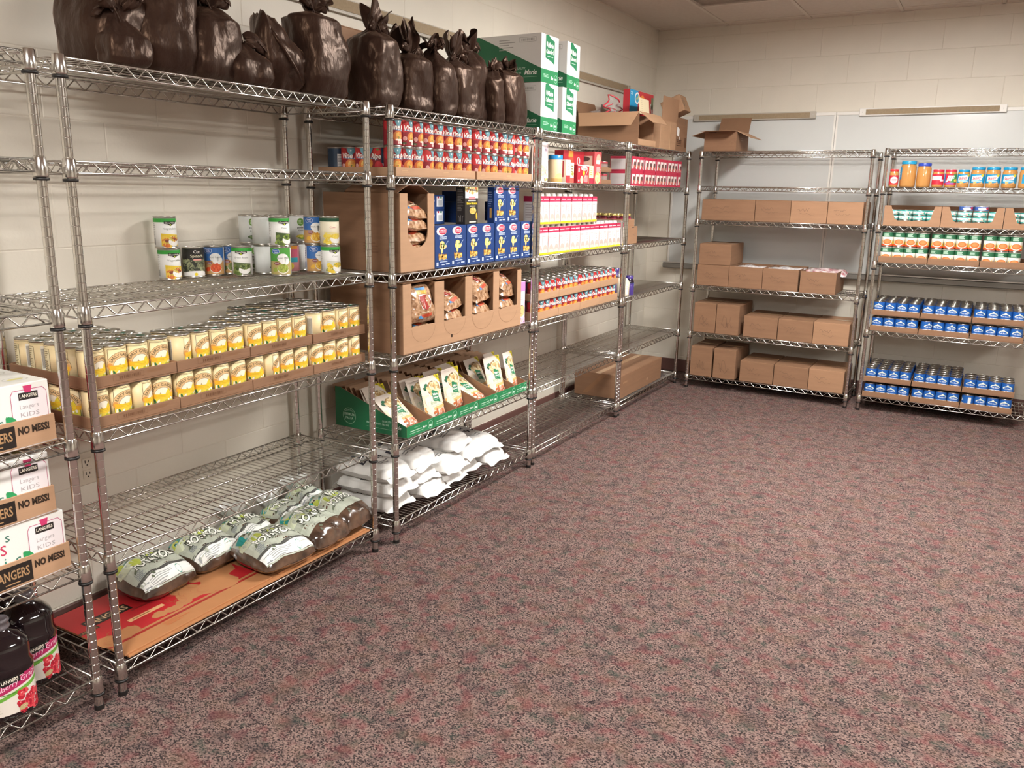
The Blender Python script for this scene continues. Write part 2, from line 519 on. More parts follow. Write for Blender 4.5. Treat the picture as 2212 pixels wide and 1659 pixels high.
# fluorescent troffers
M_LENS = bpy.data.materials.new('light_lens'); M_LENS.use_nodes = True
_n = M_LENS.node_tree.nodes; _b = _n['Principled BSDF']
_b.inputs['Base Color'].default_value = (0.9, 0.9, 0.88, 1); _b.inputs['Emission Color'].default_value = (*LIGHT_COLOR, 1); _b.inputs['Emission Strength'].default_value = LIGHT_STRENGTH
for i, (x0, x1, y0, y1) in enumerate(LIGHTS):
    t = empty('ceiling_light', ((x0+x1)/2, (y0+y1)/2, ZC-0.006)); tag(t, 'recessed fluorescent ceiling light, %s' % ('over the near aisle end', 'over the middle of the room', 'over the far aisle end', 'beyond the aisle, near the back', 'beyond the aisle, mid room')[i], 'light', 'ceiling lights')
    hx, hy = (x1-x0)/2-0.012, (y1-y0)/2-0.012
    mb = MB()
    for a, c in (((-hx, -hy, 0), (hx, -hy+0.03, 0.03)), ((-hx, hy-0.03, 0), (hx, hy, 0.03)), ((-hx, -hy+0.03, 0), (-hx+0.03, hy-0.03, 0.03)), ((hx-0.03, -hy+0.03, 0), (hx, hy-0.03, 0.03))): mb.box(a, c, M_GRID)
    mb.build('frame', t)
    MB().box((-hx+0.03, -hy+0.03, 0.008), (hx-0.03, hy-0.03, 0.012), M_LENS).build('lens', t)

# whiteboards, trays and map rails
M_WB = mat('whiteboard', '#d8dad8', 0.22, var=0.02, vscale=2, coat=0.3)
M_ALU = mat('aluminium', '#cfccc6', 0.4, 0.85)
M_ALUD = mat('aluminium_tray', '#8e8a84', 0.45, 0.6)
M_CORK = mat('cork_strip', '#a59277', 0.9, var=0.12, vscale=90)
M_RAILW = mat('white_rail', '#e9e6e0', 0.4)
M_RAILG = mat('grey_rail', '#bdb6aa', 0.4)
def whiteboard(x0, x1, label):
    r = empty('whiteboard', (x0, YB-0.003, 0.955)); tag(r, label, 'whiteboard')
    W_, H_ = x1-x0, 1.19
    MB().box((0.01, -0.018, 0), (W_-0.01, 0, H_), M_WB).build('panel', r)
    mb = MB()
    mb.box((0, -0.0235, H_-0.012), (W_, 0, H_+0.012), M_RAILW, ch=0.002)
    mb.box((0, -0.023, 0), (0.014, 0, H_-0.012), M_RAILW); mb.box((W_-0.014, -0.023, 0), (W_, 0, H_-0.012), M_RAILW)
    mb.build('frame', r)
    mb = MB(); e_ = 0.02 if x0 < 0 else 0.0; mb.box((-e_, -0.085, -0.045), (W_, -0.0, -0.001), M_ALUD, ch=0.006); mb.box((-e_, -0.085, 0.0), (W_, -0.078, 0.008), M_ALU)
    mb.build('marker_tray', r)
    return r
whiteboard(-0.285, 0.985, 'grey white whiteboard behind the boxed shelf unit by the corner')
whiteboard(0.988, 3.2, 'grey white whiteboard behind the shelf unit holding canned food')
def rail(x0, x1, z, cm, fm, label):
    r = empty('map_rail', (x0, YB-0.0315, z)); tag(r, label, 'rail')
    W_ = x1-x0
    MB().box((0, -0.012, 0), (W_, 0.004, 0.054), fm, ch=0.003).build('frame', r)
    MB().box((0.045, -0.014, 0.008), (W_-0.045, -0.0115, 0.046), cm, ch=0.001).build('cork_insert', r)
    sm = MB().lathe([(0.004, 0), (0.003, 0.002)], M_ALU, 8, T=Matrix.Rotation(pi/2, 4, 'X')).mesh('screw')
    obj('screw', sm, r, (0.022, -0.0125, 0.027)); obj('screw', sm, r, (W_-0.022, -0.0125, 0.027))
rail(-0.125, 0.84, 2.112, M_CORK, M_RAILG, 'grey cork map rail above the whiteboard nearest the corner')
rail(1.15, 2.108, 2.122, M_CORK, M_RAILW, 'white framed cork map rail on the right whiteboard')
r = empty('map_rail', (XL+0.003, 0.9, 2.287)); tag(r, 'long tan cork map rail along the left wall above the shelves', 'rail')
MB().box((0, 0, 0), (0.012, 5.43, 0.058), M_RAILG, ch=0.002).build('frame', r)
MB().box((0.0115, 0.02, 0.006), (0.0145, 5.40, 0.052), M_CORK).build('cork_insert', r)
MB().box((0.0, 5.43, 0.0), (0.02, 5.445, 0.058), M_ALU).build('end_cap', r)
MB().box((0.0, 0.0, -0.008), (0.018, 5.43, -0.0005), M_RAILG).build('lip', r)
r = empty('wall_clip', (XL+0.003, 5.86, 2.14)); tag(r, 'small grey metal clip on the left wall below the map rail', 'clip')
MB().box((0, -0.02, -0.02), (0.004, 0.02, 0.02), M_ALUD).build('plate', r); MB().box((0.004, -0.015, -0.02), (0.022, 0.015, -0.014), M_ALUD).build('tab', r)
# outlet
M_OUT = mat('outlet_plate', '#cfc6b4', 0.35); M_OUTD = mat('outlet_slot', '#3a322b', 0.6)
r = empty('wall_outlet', (XL+0.002, 1.625, 0.515)); tag(r, 'beige duplex power outlet low on the left wall', 'outlet')
MB().box((0, -0.036, 0), (0.007, 0.036, 0.118), M_OUT, ch=0.003).build('cover_plate', r)
for zc in (0.038, 0.080):
    mb = MB(); mb.box((0.007, -0.017, zc-0.016), (0.0095, 0.017, zc+0.016), M_OUT, ch=0.001)
    q = mb.build('receptacle', r)
    mb = MB(); mb.box((0.0096, -0.008, zc-0.001), (0.0100, -0.005, zc+0.009), M_OUTD); mb.box((0.0096, 0.005, zc-0.001), (0.0100, 0.008, zc+0.008), M_OUTD); mb.box((0.0096, -0.0025, zc-0.011), (0.0100, 0.0025, zc-0.006), M_OUTD)
    mb.build('slots', q)

# ================================================================== wire shelf units
UW, UD = 1.2195, 0.43
def post_mesh():
    mb = MB(); z = 0.05; z0 = 0.014
    while z < 1.84:
        mb.lathe([(0.0127, z0), (0.0127, z-0.0016)], M_CHROME, 16, cap0=False, cap1=False)
        mb.lathe([(0.0127, z-0.0016), (0.0119, z-0.0006)], M_CHROME, 16, cap0=False, cap1=False)
        mb.lathe([(0.0119, z-0.0006), (0.0119, z+0.0006)], M_CHROME, 16, cap0=False, cap1=False)
        mb.lathe([(0.0119, z+0.0006), (0.0127, z+0.0016)], M_CHROME, 16, cap0=False, cap1=False)
        z0 = z+0.0016; z += 0.0254
    mb.lathe([(0.0127, z0), (0.0127, 1.855)], M_CHROME, 16, cap0=False)
    return mb.mesh('post')
def zig(mb, a, b, zt, zb, per, r):
    a = Vector(a); b = Vector(b); L = (b-a).length; n_ = max(2, round(L/per)); pts = []
    for i in range(n_):
        p0 = a+(b-a)*((i)/n_); p1 = a+(b-a)*((i+0.5)/n_); w_ = (b-a)*(0.06/n_)
        for p, z in ((p0, zb), (p1, zt)):
            pts.append(((p-w_).x, (p-w_).y, z)); pts.append(((p+w_).x, (p+w_).y, z))
    pts.append((b.x, b.y, zb))
    d = (b-a).normalized(); mb.tube(pts, r, M_CHROME2, 6, ref=(-d.y, d.x, 0))
def shelf_meshes():
    mb = MB(); g = 0.014; rr = 0.0031
    for y in (0, UD):
        for z in (0, -0.030): mb.tube([(g, y, z), (UW-g, y, z)], rr, M_CHROME2, 8)
        zig(mb, (g+0.02, y, 0), (UW-g-0.02, y, 0), -0.003, -0.027, 0.0625, 0.0023)
    for x in (0, UW):
        for z in (0, -0.030): mb.tube([(x, g, z), (x, UD-g, z)], rr, M_CHROME2, 8)
        zig(mb, (x, g+0.01, 0), (x, UD-g-0.01, 0), -0.003, -0.027, 0.0625, 0.0023)
    fr = mb.mesh('shelf')
    mb = MB(); n_ = 47
    for i in range(n_):
        x = 0.026+i*(UW-0.052)/(n_-1)
        mb.tube([(x, -0.003, -0.004), (x, 0.001, 0.0012), (x, UD-0.001, 0.0012), (x, UD+0.003, -0.004)], 0.0018, M_CHROME2, 5, ref=(1, 0, 0))
    for y in (UD*0.25, UD*0.5, UD*0.75): mb.tube([(0.004, y, -0.0042), (UW-0.004, y, -0.0042)], 0.003, M_CHROME2, 6)
    dk = mb.mesh('deck_wires')
    mb = MB(); mb.lathe([(0.0148, 0.007), (0.0163, 0.005), (0.0190, -0.040), (0.0182, -0.044), (0.0135, -0.044)][::-1], M_CHROME, 16)
    co = mb.mesh('collar')
    mb = MB(); mb.lathe([(0.0135, -0.053), (0.0195, -0.052), (0.0195, -0.0455), (0.0135, -0.045)], M_BLACK, 16)
    ri = mb.mesh('clip_ring')
    return fr, dk, co, ri
PM = post_mesh(); SM = shelf_meshes()
FM = MB().lathe([(0.0138, 0), (0.0145, 0.004), (0.0138, 0.015)], M_BLACK, 16).mesh('foot')
def unit(loc, rz, zs, label):
    r = empty('wire_shelf_unit', loc, rz); tag(r, label, 'shelf unit', 'chrome wire shelf units')
    for x in (0, UW):
        for y in (0, UD):
            p = obj('post', PM, r, (x, y, 0)); obj('foot', FM, p, (0, 0, 0))
    for z in zs:
        s_ = obj('shelf', SM[0], r, (0, 0, z)); d = obj('deck_wires', SM[1], s_); d['kind'] = 'stuff'
        for x in (0, UW):
            for y in (0, UD):
                obj('collar', SM[2], s_, (x, y, 0)); obj('clip_ring', SM[3], s_, (x, y, 0))
    return r
ZU = {'A': [1.852, 1.592, 1.200, 0.838, 0.460, 0.100], 'B': [1.851, 1.590, 1.198, 0.838, 0.460, 0.100], 'C': [1.848, 1.580, 1.184, 0.829, 0.453, 0.098],
      'D': [1.846, 1.580, 1.185, 0.825, 0.446, 0.092], 'E': [1.842, 1.576, 1.184, 0.827, 0.446, 0.090], 'F': [1.848, 1.590, 1.334, 0.828, 0.454, 0.099],
      'G': [1.855, 1.602, 1.338, 1.083, 0.595, 0.107]}
def top(u, i): return ZU[u][i-1]+0.0036
YA, YBu, YC, YD, YE = 1.293-UW, 1.374, 2.716, 3.988, 5.253
XF, XG, YFR = 0.123, 1.432, 6.400
unit((-0.007, YA, 0), pi/2, ZU['A'], 'nearest chrome wire shelf unit at the left picture edge, with juice')
unit((-0.010, YBu, 0), pi/2, ZU['B'], 'chrome wire shelf unit with yellow corn cans and potato bags')
unit((0.010, YC, 0), pi/2, ZU['C'], 'chrome wire shelf unit with blue pasta boxes and flour bags')
unit((0.005, YD, 0), pi/2, ZU['D'], 'chrome wire shelf unit with white cartons and two empty low shelves')
unit((0.0, YE, 0), pi/2, ZU['E'], 'chrome wire shelf unit in the room corner beside the back wall')
unit((XF, YFR, 0), 0, ZU['F'], 'chrome wire shelf unit of brown cartons against the back wall')
unit((XG, YFR, 0), 0, ZU['G'], 'chrome wire shelf unit with blue and orange cans, right edge')

# ================================================================== cans
def can_proto(name, R_, H_, base, art, n=20, lid_ink=None, tab=False, zl=0.006, rings=0):
    mb = MB()
    prof = [(R_-0.004, 0.0), (R_+0.0006, 0.0), (R_+0.0006, 0.003), (R_-0.0008, 0.0045)]
    if rings:
        for i in range(rings):
            z = 0.02+(H_-0.04)*i/(rings-1); prof += [(R_-0.0008, z-0.003), (R_-0.0016, z), (R_-0.0008, z+0.003)]
    prof += [(R_-0.0008, H_-0.0045), (R_+0.0006, H_-0.003), (R_+0.0006, H_-0.0004), (R_-0.0004, H_), (R_-0.0022, H_-0.0005), (R_-0.0024, H_-0.0032)]
    mb.lathe(prof, M_TIN, n, cap1=False)
    root = mb.build(name)
    mb = MB(); a = Art(); pb = ink(base) if isinstance(base, str) else base
    mb.lathe([(R_-0.0004, zl), (R_, zl), (R_, H_-zl), (R_-0.0004, H_-zl)], pb, n*2, cap0=False, cap1=False)
    art(a)
    a.emit(mb, mp_cyl(R_, 0), step=R_*0.16)
    lab = mb.build('label', root)
    mb = MB()
    mb.lathe([(R_-0.0024, H_-0.0034), (R_-0.005, H_-0.0040), (R_-0.007, H_-0.0028), (R_-0.012, H_-0.0028), (R_-0.013, H_-0.0036), (0.008, H_-0.0036)], M_LID, n, cap0=False)
    if lid_ink:
        Art().rect(0.004, 0.003, 0.026, 0.012, lid_ink, 1, 0.5).emit(mb, mp_top(H_-0.0030))
    parts = [(lab, [])]
    lid = mb.build('lid', root); subs = []
    if tab:
        mb = MB(); mb.box((-0.006, -R_*0.85, H_-0.003), (0.006, -R_*0.25, H_-0.0018), M_TIN, ch=0.0004)
        subs.append(mb.build('pull_tab', lid))
    parts.append((lid, subs))
    return Proto(root, parts)

HC, RC = 0.111, 0.0375
# ---- yellow corn label
def art_corn(a):
    br = '#4a3a22'
    a.rect(0.0, 0.056, 0.2356, 0.0012, '#5b4a2c', 1) if False else None
    a.rect(0, 0.1022, 0.2356, 0.0008, '#6b5734', 1)
    a.frame(0.004, 0.0545, 0.074, 0.089, 0.0011, br, 2)
    a.rect(0.004, 0.031, 0.073, 0.041, '#e9d24a', 1)
    a.rect(0.004, 0.018, 0.073, 0.016, '#d8cf58', 1.5)
    a.blobs(0.01, 0.022, 0.06, 0.02, ['#c8c23e', '#f0dc50', '#b9bb4a'], 14, 0.002, 0.006, 4, 1.6)
    # arch
    a.ring(0.006, 0.048, 0.026, 0.0425, 0.0, pi, '#e2bf8b', 3, 14)
    a.ring(0.006, 0.048, 0.0425, 0.0434, 0.0, pi, br, 3.2, 14)
    a.ring(0.006, 0.048, 0.0252, 0.026, 0.0, pi, br, 3.2, 12)
    a.ell(-0.0285, 0.049, 0.0085, 0.010, '#d99b54', 3.1, 10); a.ell(0.0405, 0.049, 0.0085, 0.010, '#e2ac66', 3.1, 10)
    a.ring(0.006, 0.048, 0.0, 0.0252, 0.0, pi, '#f6ecd6', 2.6, 10)
    a.poly([(0.012, 0.05), (0.018, 0.062), (0.026, 0.069), (0.030, 0.058), (0.03, 0.05)], '#e6cf3c', 2.9)
    a.poly([(-0.006, 0.05), (-0.002, 0.058), (0.002, 0.05)], '#b9a46a', 2.9)
    a.text('EARLY GARDEN', 0.006, 0.0785, 0.0085, '#3f3320', 4.5, bold=0.006, arc=0.0305, w_=0.071)
    # ribbon
    a.poly([(-0.030, 0.039), (0.042, 0.039), (0.044, 0.052), (-0.032, 0.052)], '#f0b62e', 4)
    a.poly([(-0.014, 0.040), (0.03, 0.040), (0.03, 0.051), (-0.014, 0.051)], '#f0cf35', 4.3)
    a.lines(0.006, 0.0458, 0.04, 0.008, 2, '#d9a92a', 4.6, 5)
    # corn husks
    a.ell(-0.018, 0.026, 0.0035, 0.012, '#2f6b45', 4.2, 9, 0.25); a.ell(-0.026, 0.027, 0.003, 0.011, '#f4efe0', 4.4, 9, 0.0)
    a.ell(-0.011, 0.026, 0.0035, 0.012, '#f4efe0', 4.4, 9, -0.5); a.ell(-0.020, 0.021, 0.003, 0.009, '#3f7a4c', 4.5, 8, -0.2)
    a.ell(0.022, 0.034, 0.003, 0.003, '#f7f3e6', 4.4, 7); a.ell(0.031, 0.036, 0.0035, 0.005, '#f7f3e6', 4.4, 8, 0.3)
    a.line([(0.0, 0.028), (0.012, 0.031), (0.02, 0.030)], 0.0008, '#b8a436', 4.5)
    # side panels
    a.bars(-0.082, 0.058, 0.022, 0.075, '#2d2620', '#f2ecdc', 2, 8)
    a.rect(0.095, 0.058, 0.03, 0.07, '#e8dcb4', 1.5); a.lines(0.095, 0.058, 0.026, 0.064, 11, '#8c7d55', 2.5, 6)
    a.frame(0.095, 0.058, 0.032, 0.074, 0.001, br, 2.6)
P_CORN = can_proto('corn_can', 0.0356, HC, mat('corn_label', '#ead4a4', 0.42, var=0.02), art_corn, lid_ink=None)
P_CORN2 = can_proto('corn_can', 0.0356, HC, mat('corn_label', '#ead4a4', 0.42), lambda a: art_corn(a), lid_ink='#1f6a52')

def tray_mesh(L, Wd, Hd, t=0.004, m=M_CARD2, art=None, sideart=None, flapgap=True):
    """open cardboard can tray: local x along the front, y to the back"""
    mb = MB()
    mb.box((0, 0, 0), (L, Wd, t), m)
    mb.box((0, 0, t), (L, t, Hd), m, ch=0.0012); mb.box((0, Wd-t, t), (L, Wd, Hd), m, ch=0.0012)
    mb.box((0, t, t), (t, Wd-t, Hd), m, ch=0.0012); mb.box((L-t, t, t), (L, Wd-t, Hd), m, ch=0.0012)
    if art: art.emit(mb, mp_front(0.0))
    if sideart: sideart.emit(mb, mp_left(0.0))
    return mb.mesh('can_tray')
IKB = '#6d4b33'
def tray_art(L, H_):
    a = Art(); a.frame(L*0.43, H_*0.62, L*0.34, H_*0.42, 0.0008, IKB, 1); a.bars(L*0.45, H_*0.62, L*0.28, H_*0.32, IKB, None, 1, 5)
    a.lines(L*0.78, H_*0.68, L*0.28, H_*0.3, 3, '#8a6344', 1, 9); a.lines(L*0.38, H_*0.2, L*0.2, H_*0.14, 1, '#8a6344', 1, 4)
    return a
def lrow(d, y, z): return (-d, y, z)

# ---- unit B, fourth shelf: four corn trays on four
zB4 = top('B', 4)
TL, TWd, TH = 0.3005, 0.392, 0.036
tmB = tray_mesh(TL-0.002, TWd-0.002, TH, art=tray_art(TL, TH))
for layer in (0, 1):
    for t in range(4):
        o = obj('can_tray', tmB, None, (-0.030-(0.003 if layer else 0), 1.3785+t*0.3015+(0.006 if (layer and t == 3) else 0), zB4+layer*0.1165), pi/2)
        tag(o, 'open brown cardboard can tray, %s layer of corn, %s from the left' % (('lower', 'upper')[layer], ORD[t]), 'tray', 'corn can trays')
R1 = random.Random(11)
def corn(layer, c, rw):
    tr = c//4
    y = 1.3785+0.0045+tr*0.3015+0.0365+(c % 4)*0.0726+(0.006 if (layer and tr == 3) else 0)
    d = 0.030+0.0045+0.0365+rw*0.0768+(0.003 if layer else 0)
    p = P_CORN2 if R1.random() < 0.35 else P_CORN
    face = 0.0
    if rw == 0:
        face = R1.choice((-0.1, -0.15, 0.15, -0.55, 0.0, -0.35, -0.2))
        if layer and c == 12: face = 1.15
        if layer and c == 4: face = 0.75
        if not layer and c in (2, 9): face = 0.6
    elif c == 0: face = R1.choice((-1.2, -1.7, 2.6, -2.2, 1.9))
    else: face = R1.uniform(-3, 3)
    where = 'facing the room' if rw == 0 else 'in the %s row back' % ORD[rw]
    p.put((-d, y, zB4+layer*0.1165+0.006), pi/2+face, 'yellow corn can, %s tray layer, %s, %s from left' % (('lower', 'upper')[layer], where, ORD[c]), 'can', 'yellow corn cans')
for c in range(16):
    for rw in range(5):
        if 4 <= c <= 7 and rw >= 2: continue
        if 8 <= c <= 9 and rw >= 3: continue
        if c == 10 and rw >= 4: continue
        corn(1, c, rw)
for c in range(16): corn(0, c, 0)
for rw in range(1, 5): corn(0, 0, rw)

# ---- unit B, third shelf: assorted vegetables
zB3 = top('B', 3)+0.0005
def bowl(a, x, y, r, cols, seed, rim='#f4f2ec', food='#8a8f4a'):
    a.ell(x, y-0.006, r, r*0.72, rim, 3, 16); a.ell(x, y+r*0.22, r*0.92, r*0.45, food, 3.5, 16)
    a.blobs(x, y+r*0.22, r*1.6, r*0.75, cols, 34, r*0.07, r*0.15, seed, 4, True, 1.9)
def cloverv(title, cols, food, scol, side='#ffffff', dark=False):
    def f(a):
        a.rect(0, 0.098, 0.2355, 0.0135, '#17492f' if dark else '#3aa23e', 1)
        if not dark:
            a.poly([(-0.022, 0.094), (0.022, 0.094), (0.022, 0.086), (0.009, 0.084), (0.0, 0.078), (-0.009, 0.084), (-0.022, 0.086)], '#1d1c1a', 3)
            a.text('CloverValley', 0, 0.0868, 0.0052, '#f3f0e6', 4, bold=0.02, w_=0.039)
            a.ell(0, 0.0825, 0.003, 0.0028, '#b8cf3a', 4, 8)
        a.text(title, 0.0, 0.066, 0.0068, '#8d8f86' if not dark else '#c23a52', 3, w_=min(0.052, 0.0055*len(title)))
        a.poly([(-0.034, 0.008), (0.036, 0.008), (0.036, 0.046), (-0.034, 0.053)], scol, 1.5)
        a.blobs(-0.022, 0.024, 0.024, 0.03, cols, 16, 0.003, 0.007, 5, 2, None, 1.8)
        bowl(a, 0.012, 0.030, 0.0225, cols, 8, food=food)
        a.lines(-0.062, 0.066, 0.018, 0.045, 7, '#c9c9c4', 1.5, 3); a.bars(-0.064, 0.024, 0.012, 0.028, '#4a4a48', '#e9e9e4', 2, 4)
    return f
def greatv(title, green=False, food=('#e2b040', '#f0cc58', '#d89a30'), fbg='#dca63e'):
    def f(a):
        top = '#4e9a3e' if green else '#3a6fb5'
        a.rect(0, 0.08, 0.094, 0.05, top, 1); a.rect(0, 0.031, 0.094, 0.05, '#b5a46a' if green else '#c89a63', 1)
        a.ell(0.012, 0.068, 0.021, 0.017, '#f1f1ee', 2, 14); a.ell(0.02, 0.058, 0.02, 0.016, '#f1f1ee', 2, 14)
        a.ell(-0.015, 0.093, 0.0155, 0.0095, '#2f62ac', 3, 14); a.ring(-0.015, 0.093, 0.0148, 0.016, 0, 2*pi, '#e9eef5', 3.2, 16, 0.62)
        a.text('Great', -0.0155, 0.0935, 0.005, '#f4f6fa', 4, bold=0.01); a.text('Value', -0.0135, 0.0875, 0.0045, '#f4f6fa', 4, bold=0.01)
        a.text(title, 0.012, 0.066, 0.0062, '#77776f', 3, w_=min(0.05, 0.0058*len(title)))
        a.ell(-0.011, 0.0475, 0.011, 0.006, '#7a2438', 3.5, 12); a.lines(-0.011, 0.0475, 0.016, 0.006, 2, '#eadfe0', 4, 2)
        a.ell(0.012, 0.027, 0.022, 0.018, '#ebe6da', 3, 14); a.ell(0.012, 0.029, 0.0205, 0.0165, fbg, 3.4, 14)
        a.blobs(0.012, 0.029, 0.037, 0.029, list(food), 42, 0.0018, 0.0034, 12, 4, True, 1.4)
        a.ell(-0.018, 0.024, 0.011, 0.008, food[0], 2.6, 10, 0.4)
        a.rect(-0.062, 0.055, 0.024, 0.092, '#e9ecef', 1.5); a.lines(-0.062, 0.075, 0.02, 0.04, 6, '#5b6f93', 2.5, 5); a.rect(-0.062, 0.03, 0.018, 0.022, '#3a6fb5', 2.5)
    return f
def simple(t1, t2, cols):
    def f(a):
        a.ell(0.0, 0.083, 0.0135, 0.0155, '#7fae4e', 2, 16); a.ell(0.0, 0.083, 0.0115, 0.0135, '#6a9c3f', 2.3, 16); a.lines(0, 0.083, 0.016, 0.016, 3, '#d5e5bf', 3, 7)
        a.text(t1, 0, 0.058, 0.0075, '#3b3b36', 3, bold=0.01); a.text(t2, 0, 0.047, 0.0075, '#3b3b36', 3, bold=0.01)
        a.ell(-0.003, 0.027, 0.017, 0.006, cols[0], 2, 12, 0.1); a.ell(0.004, 0.020, 0.016, 0.0055, cols[1], 2.3, 12, -0.08); a.blobs(0.0, 0.026, 0.022, 0.006, [cols[2]], 7, 0.002, 0.003, 6, 3)
        a.lines(0, 0.010, 0.03, 0.004, 1, '#9a9a92', 2, 3)
    return f
def art_spin(a):
    a.rect(0, 0.086, 0.2355, 0.039, '#231f1c', 1); a.rect(0, 0.043, 0.2355, 0.048, '#4d5040', 1); a.rect(0, 0.013, 0.2355, 0.013, '#efedea', 1)
    a.ell(0, 0.018, 0.04, 0.007, '#efedea', 3.5, 14)
    a.blobs(0, 0.044, 0.2, 0.036, ['#6f7458', '#8a8d68', '#3c4032', '#9aa07a', '#2c3026'], 190, 0.002, 0.006, 5, 2, None, 2.4)
    a.text('Cut', 0.004, 0.089, 0.0105, '#f1efe8', 3, bold=0.015); a.text('Spinach', 0.004, 0.074, 0.0105, '#e9e6c8', 3, bold=0.012, w_=0.046)
    a.rect(0.006, 0.0655, 0.03, 0.0055, '#e6a49c', 4.5); a.ell(-0.002, 0.013, 0.0058, 0.0058, '#e8cf2c', 4.5, 10)
def art_pink(a):
    a.rect(0, 0.08, 0.1, 0.05, '#e06a88', 1); a.rect(0, 0.05, 0.1, 0.018, '#3bb0c4', 1.5); a.ell(0, 0.026, 0.032, 0.019, '#e9d24a', 2); a.lines(0, 0.085, 0.05, 0.02, 2, '#f6e8c4', 3, 4)
    a.rect(0, 0.099, 0.1, 0.012, '#f0a030', 1.6)
W0 = '#f1f1ee'
veg = {
 'veg': (W0, cloverv('Vegetables', ['#d9773a', '#e9c44a', '#8b4a3c', '#c9b24e', '#d88a3e'], '#e2cf86', '#e2c236'), 'white mixed vegetable can with carrot label'),
 'beans': (W0, cloverv('Green Beans', ['#55682f', '#7a8a4a', '#3f5226', '#93a265'], '#6f8044', '#5d6b45'), 'white and green can of green beans'),
 'peas': (W0, cloverv('Peas', ['#55682f', '#748a3a', '#3f5226', '#93a84f'], '#738a3c', '#46592c'), 'white and green can with pea pods on the label'),
 'corn': (W0, cloverv('Corn', ['#e8c83c', '#f0d95c', '#d9b32c', '#9aa05a'], '#e8cc48', '#d8d8c8'), 'white and green can of corn with a bowl'),
 'kernel': ('#efe6cc', cloverv('Corn', ['#e8c83c', '#f0d95c', '#e5cf6a'], '#e8cc48', '#e6d8a0', dark=True), 'cream can with dark green band'),
 'carrots': ('#e7e9ec', greatv('Sliced Carrots', food=('#d9542c', '#e86a3c', '#c94a26'), fbg='#d95c33'), 'blue and tan can of sliced carrots'),
 'gvbeans': ('#e7e9ec', greatv('Green Beans', food=('#6a7a40', '#88924e', '#59683a'), fbg='#76804a'), 'blue and tan can of green beans'),
 'gvkern': ('#e7e9ec', greatv('Whole Kernel'), 'blue and tan can of whole kernel corn'),
 'gvpeas': ('#dfe6d6', greatv('Sweet Peas', True, ('#9aa845', '#b3bd58', '#87963c'), '#a2ae4c'), 'green and white can of sweet peas'),
 'speas': ('#e3e5e1', simple('sweet', 'peas', ['#4f6140', '#5e7049', '#7f9463']), 'plain white sweet peas can'),
 'golden': ('#e3e5e1', simple('golden', 'corn', ['#c9b83e', '#8fa03a', '#e2cf58']), 'plain white golden corn can'),
 'spinach': ('#d8d4cc', art_spin, 'black and dark green can of cut spinach'),
 'pink': ('#e8a0a8', art_pink, 'pink, teal and yellow can'),
}
VP = {}
def vput(k, x, y, lev, face, extra):
    # face: rotation of the label from facing +x (room) ; positive turns it toward the camera side
    if k not in VP: VP[k] = can_proto('vegetable_can', RC, HC, ink(veg[k][0]), veg[k][1], n=24)
    VP[k].put((x, y, zB3+lev*(HC+0.0005)), pi/2-face, veg[k][2]+extra, 'can', 'assorted vegetable cans')
def sc(x, y): return (2.137-0.974*(2.137-x), 0.974*y)
for k, (x, y), lev, face, ex in (
    ('veg', (-0.488, 2.032), 0, 0.15, ', standing on the shelf, far left'), ('veg', (-0.488, 2.024), 1, 0.15, ', on top of its twin'),
    ('spinach', (-0.485, 2.137), 0, 0.45, ''), ('carrots', (-0.487, 2.236), 0, 0.9, ''), ('gvbeans', (-0.487, 2.315), 0, 0.75, ' behind the white bean can'),
    ('beans', (-0.395, 2.292), 0, 0.8, ' with a full bowl, alone in front'),
    ('speas', (-0.487, 2.425), 0, 0.35, ', lower of the stack at the back'), ('speas', (-0.487, 2.42), 1, 0.35, ', upper of the stack at the back'),
    ('speas', (-0.385, 2.398), 0, -0.35, ' turned to its blank side, lower'), ('speas', (-0.385, 2.394), 1, -0.95, ' turned to its blank side, upper'),
    ('gvpeas', (-0.28, 2.385), 0, 0.9, ''), ('peas', (-0.278, 2.382), 1, 0.25, ' stacked in front'),
    ('pink', (-0.352, 2.505), 0, 1.2, ' half hidden behind the peas'),
    ('golden', (-0.385, 2.592), 0, -0.5, ' turned to its blank side'), ('golden', (-0.385, 2.59), 1, 0.45, ', upper can'), ('speas', (-0.43, 2.508), 1, -1.0, ', high at the back'), ('speas', (-0.43, 2.508), 0, -1.0, ', low at the back'),
    ('gvkern', (-0.275, 2.571), 0, 0.55, ', lower of two'), ('gvkern', (-0.277, 2.569), 1, 0.85, ', upper of two'),
    ('corn', (-0.19, 2.571), 0, 0.35, ', lower front right'), ('kernel', (-0.19, 2.569), 1, 0.5, ', on top at the right end')):
    x, y = sc(x, y); vput(k, x+0.0, y, lev, face, ex)

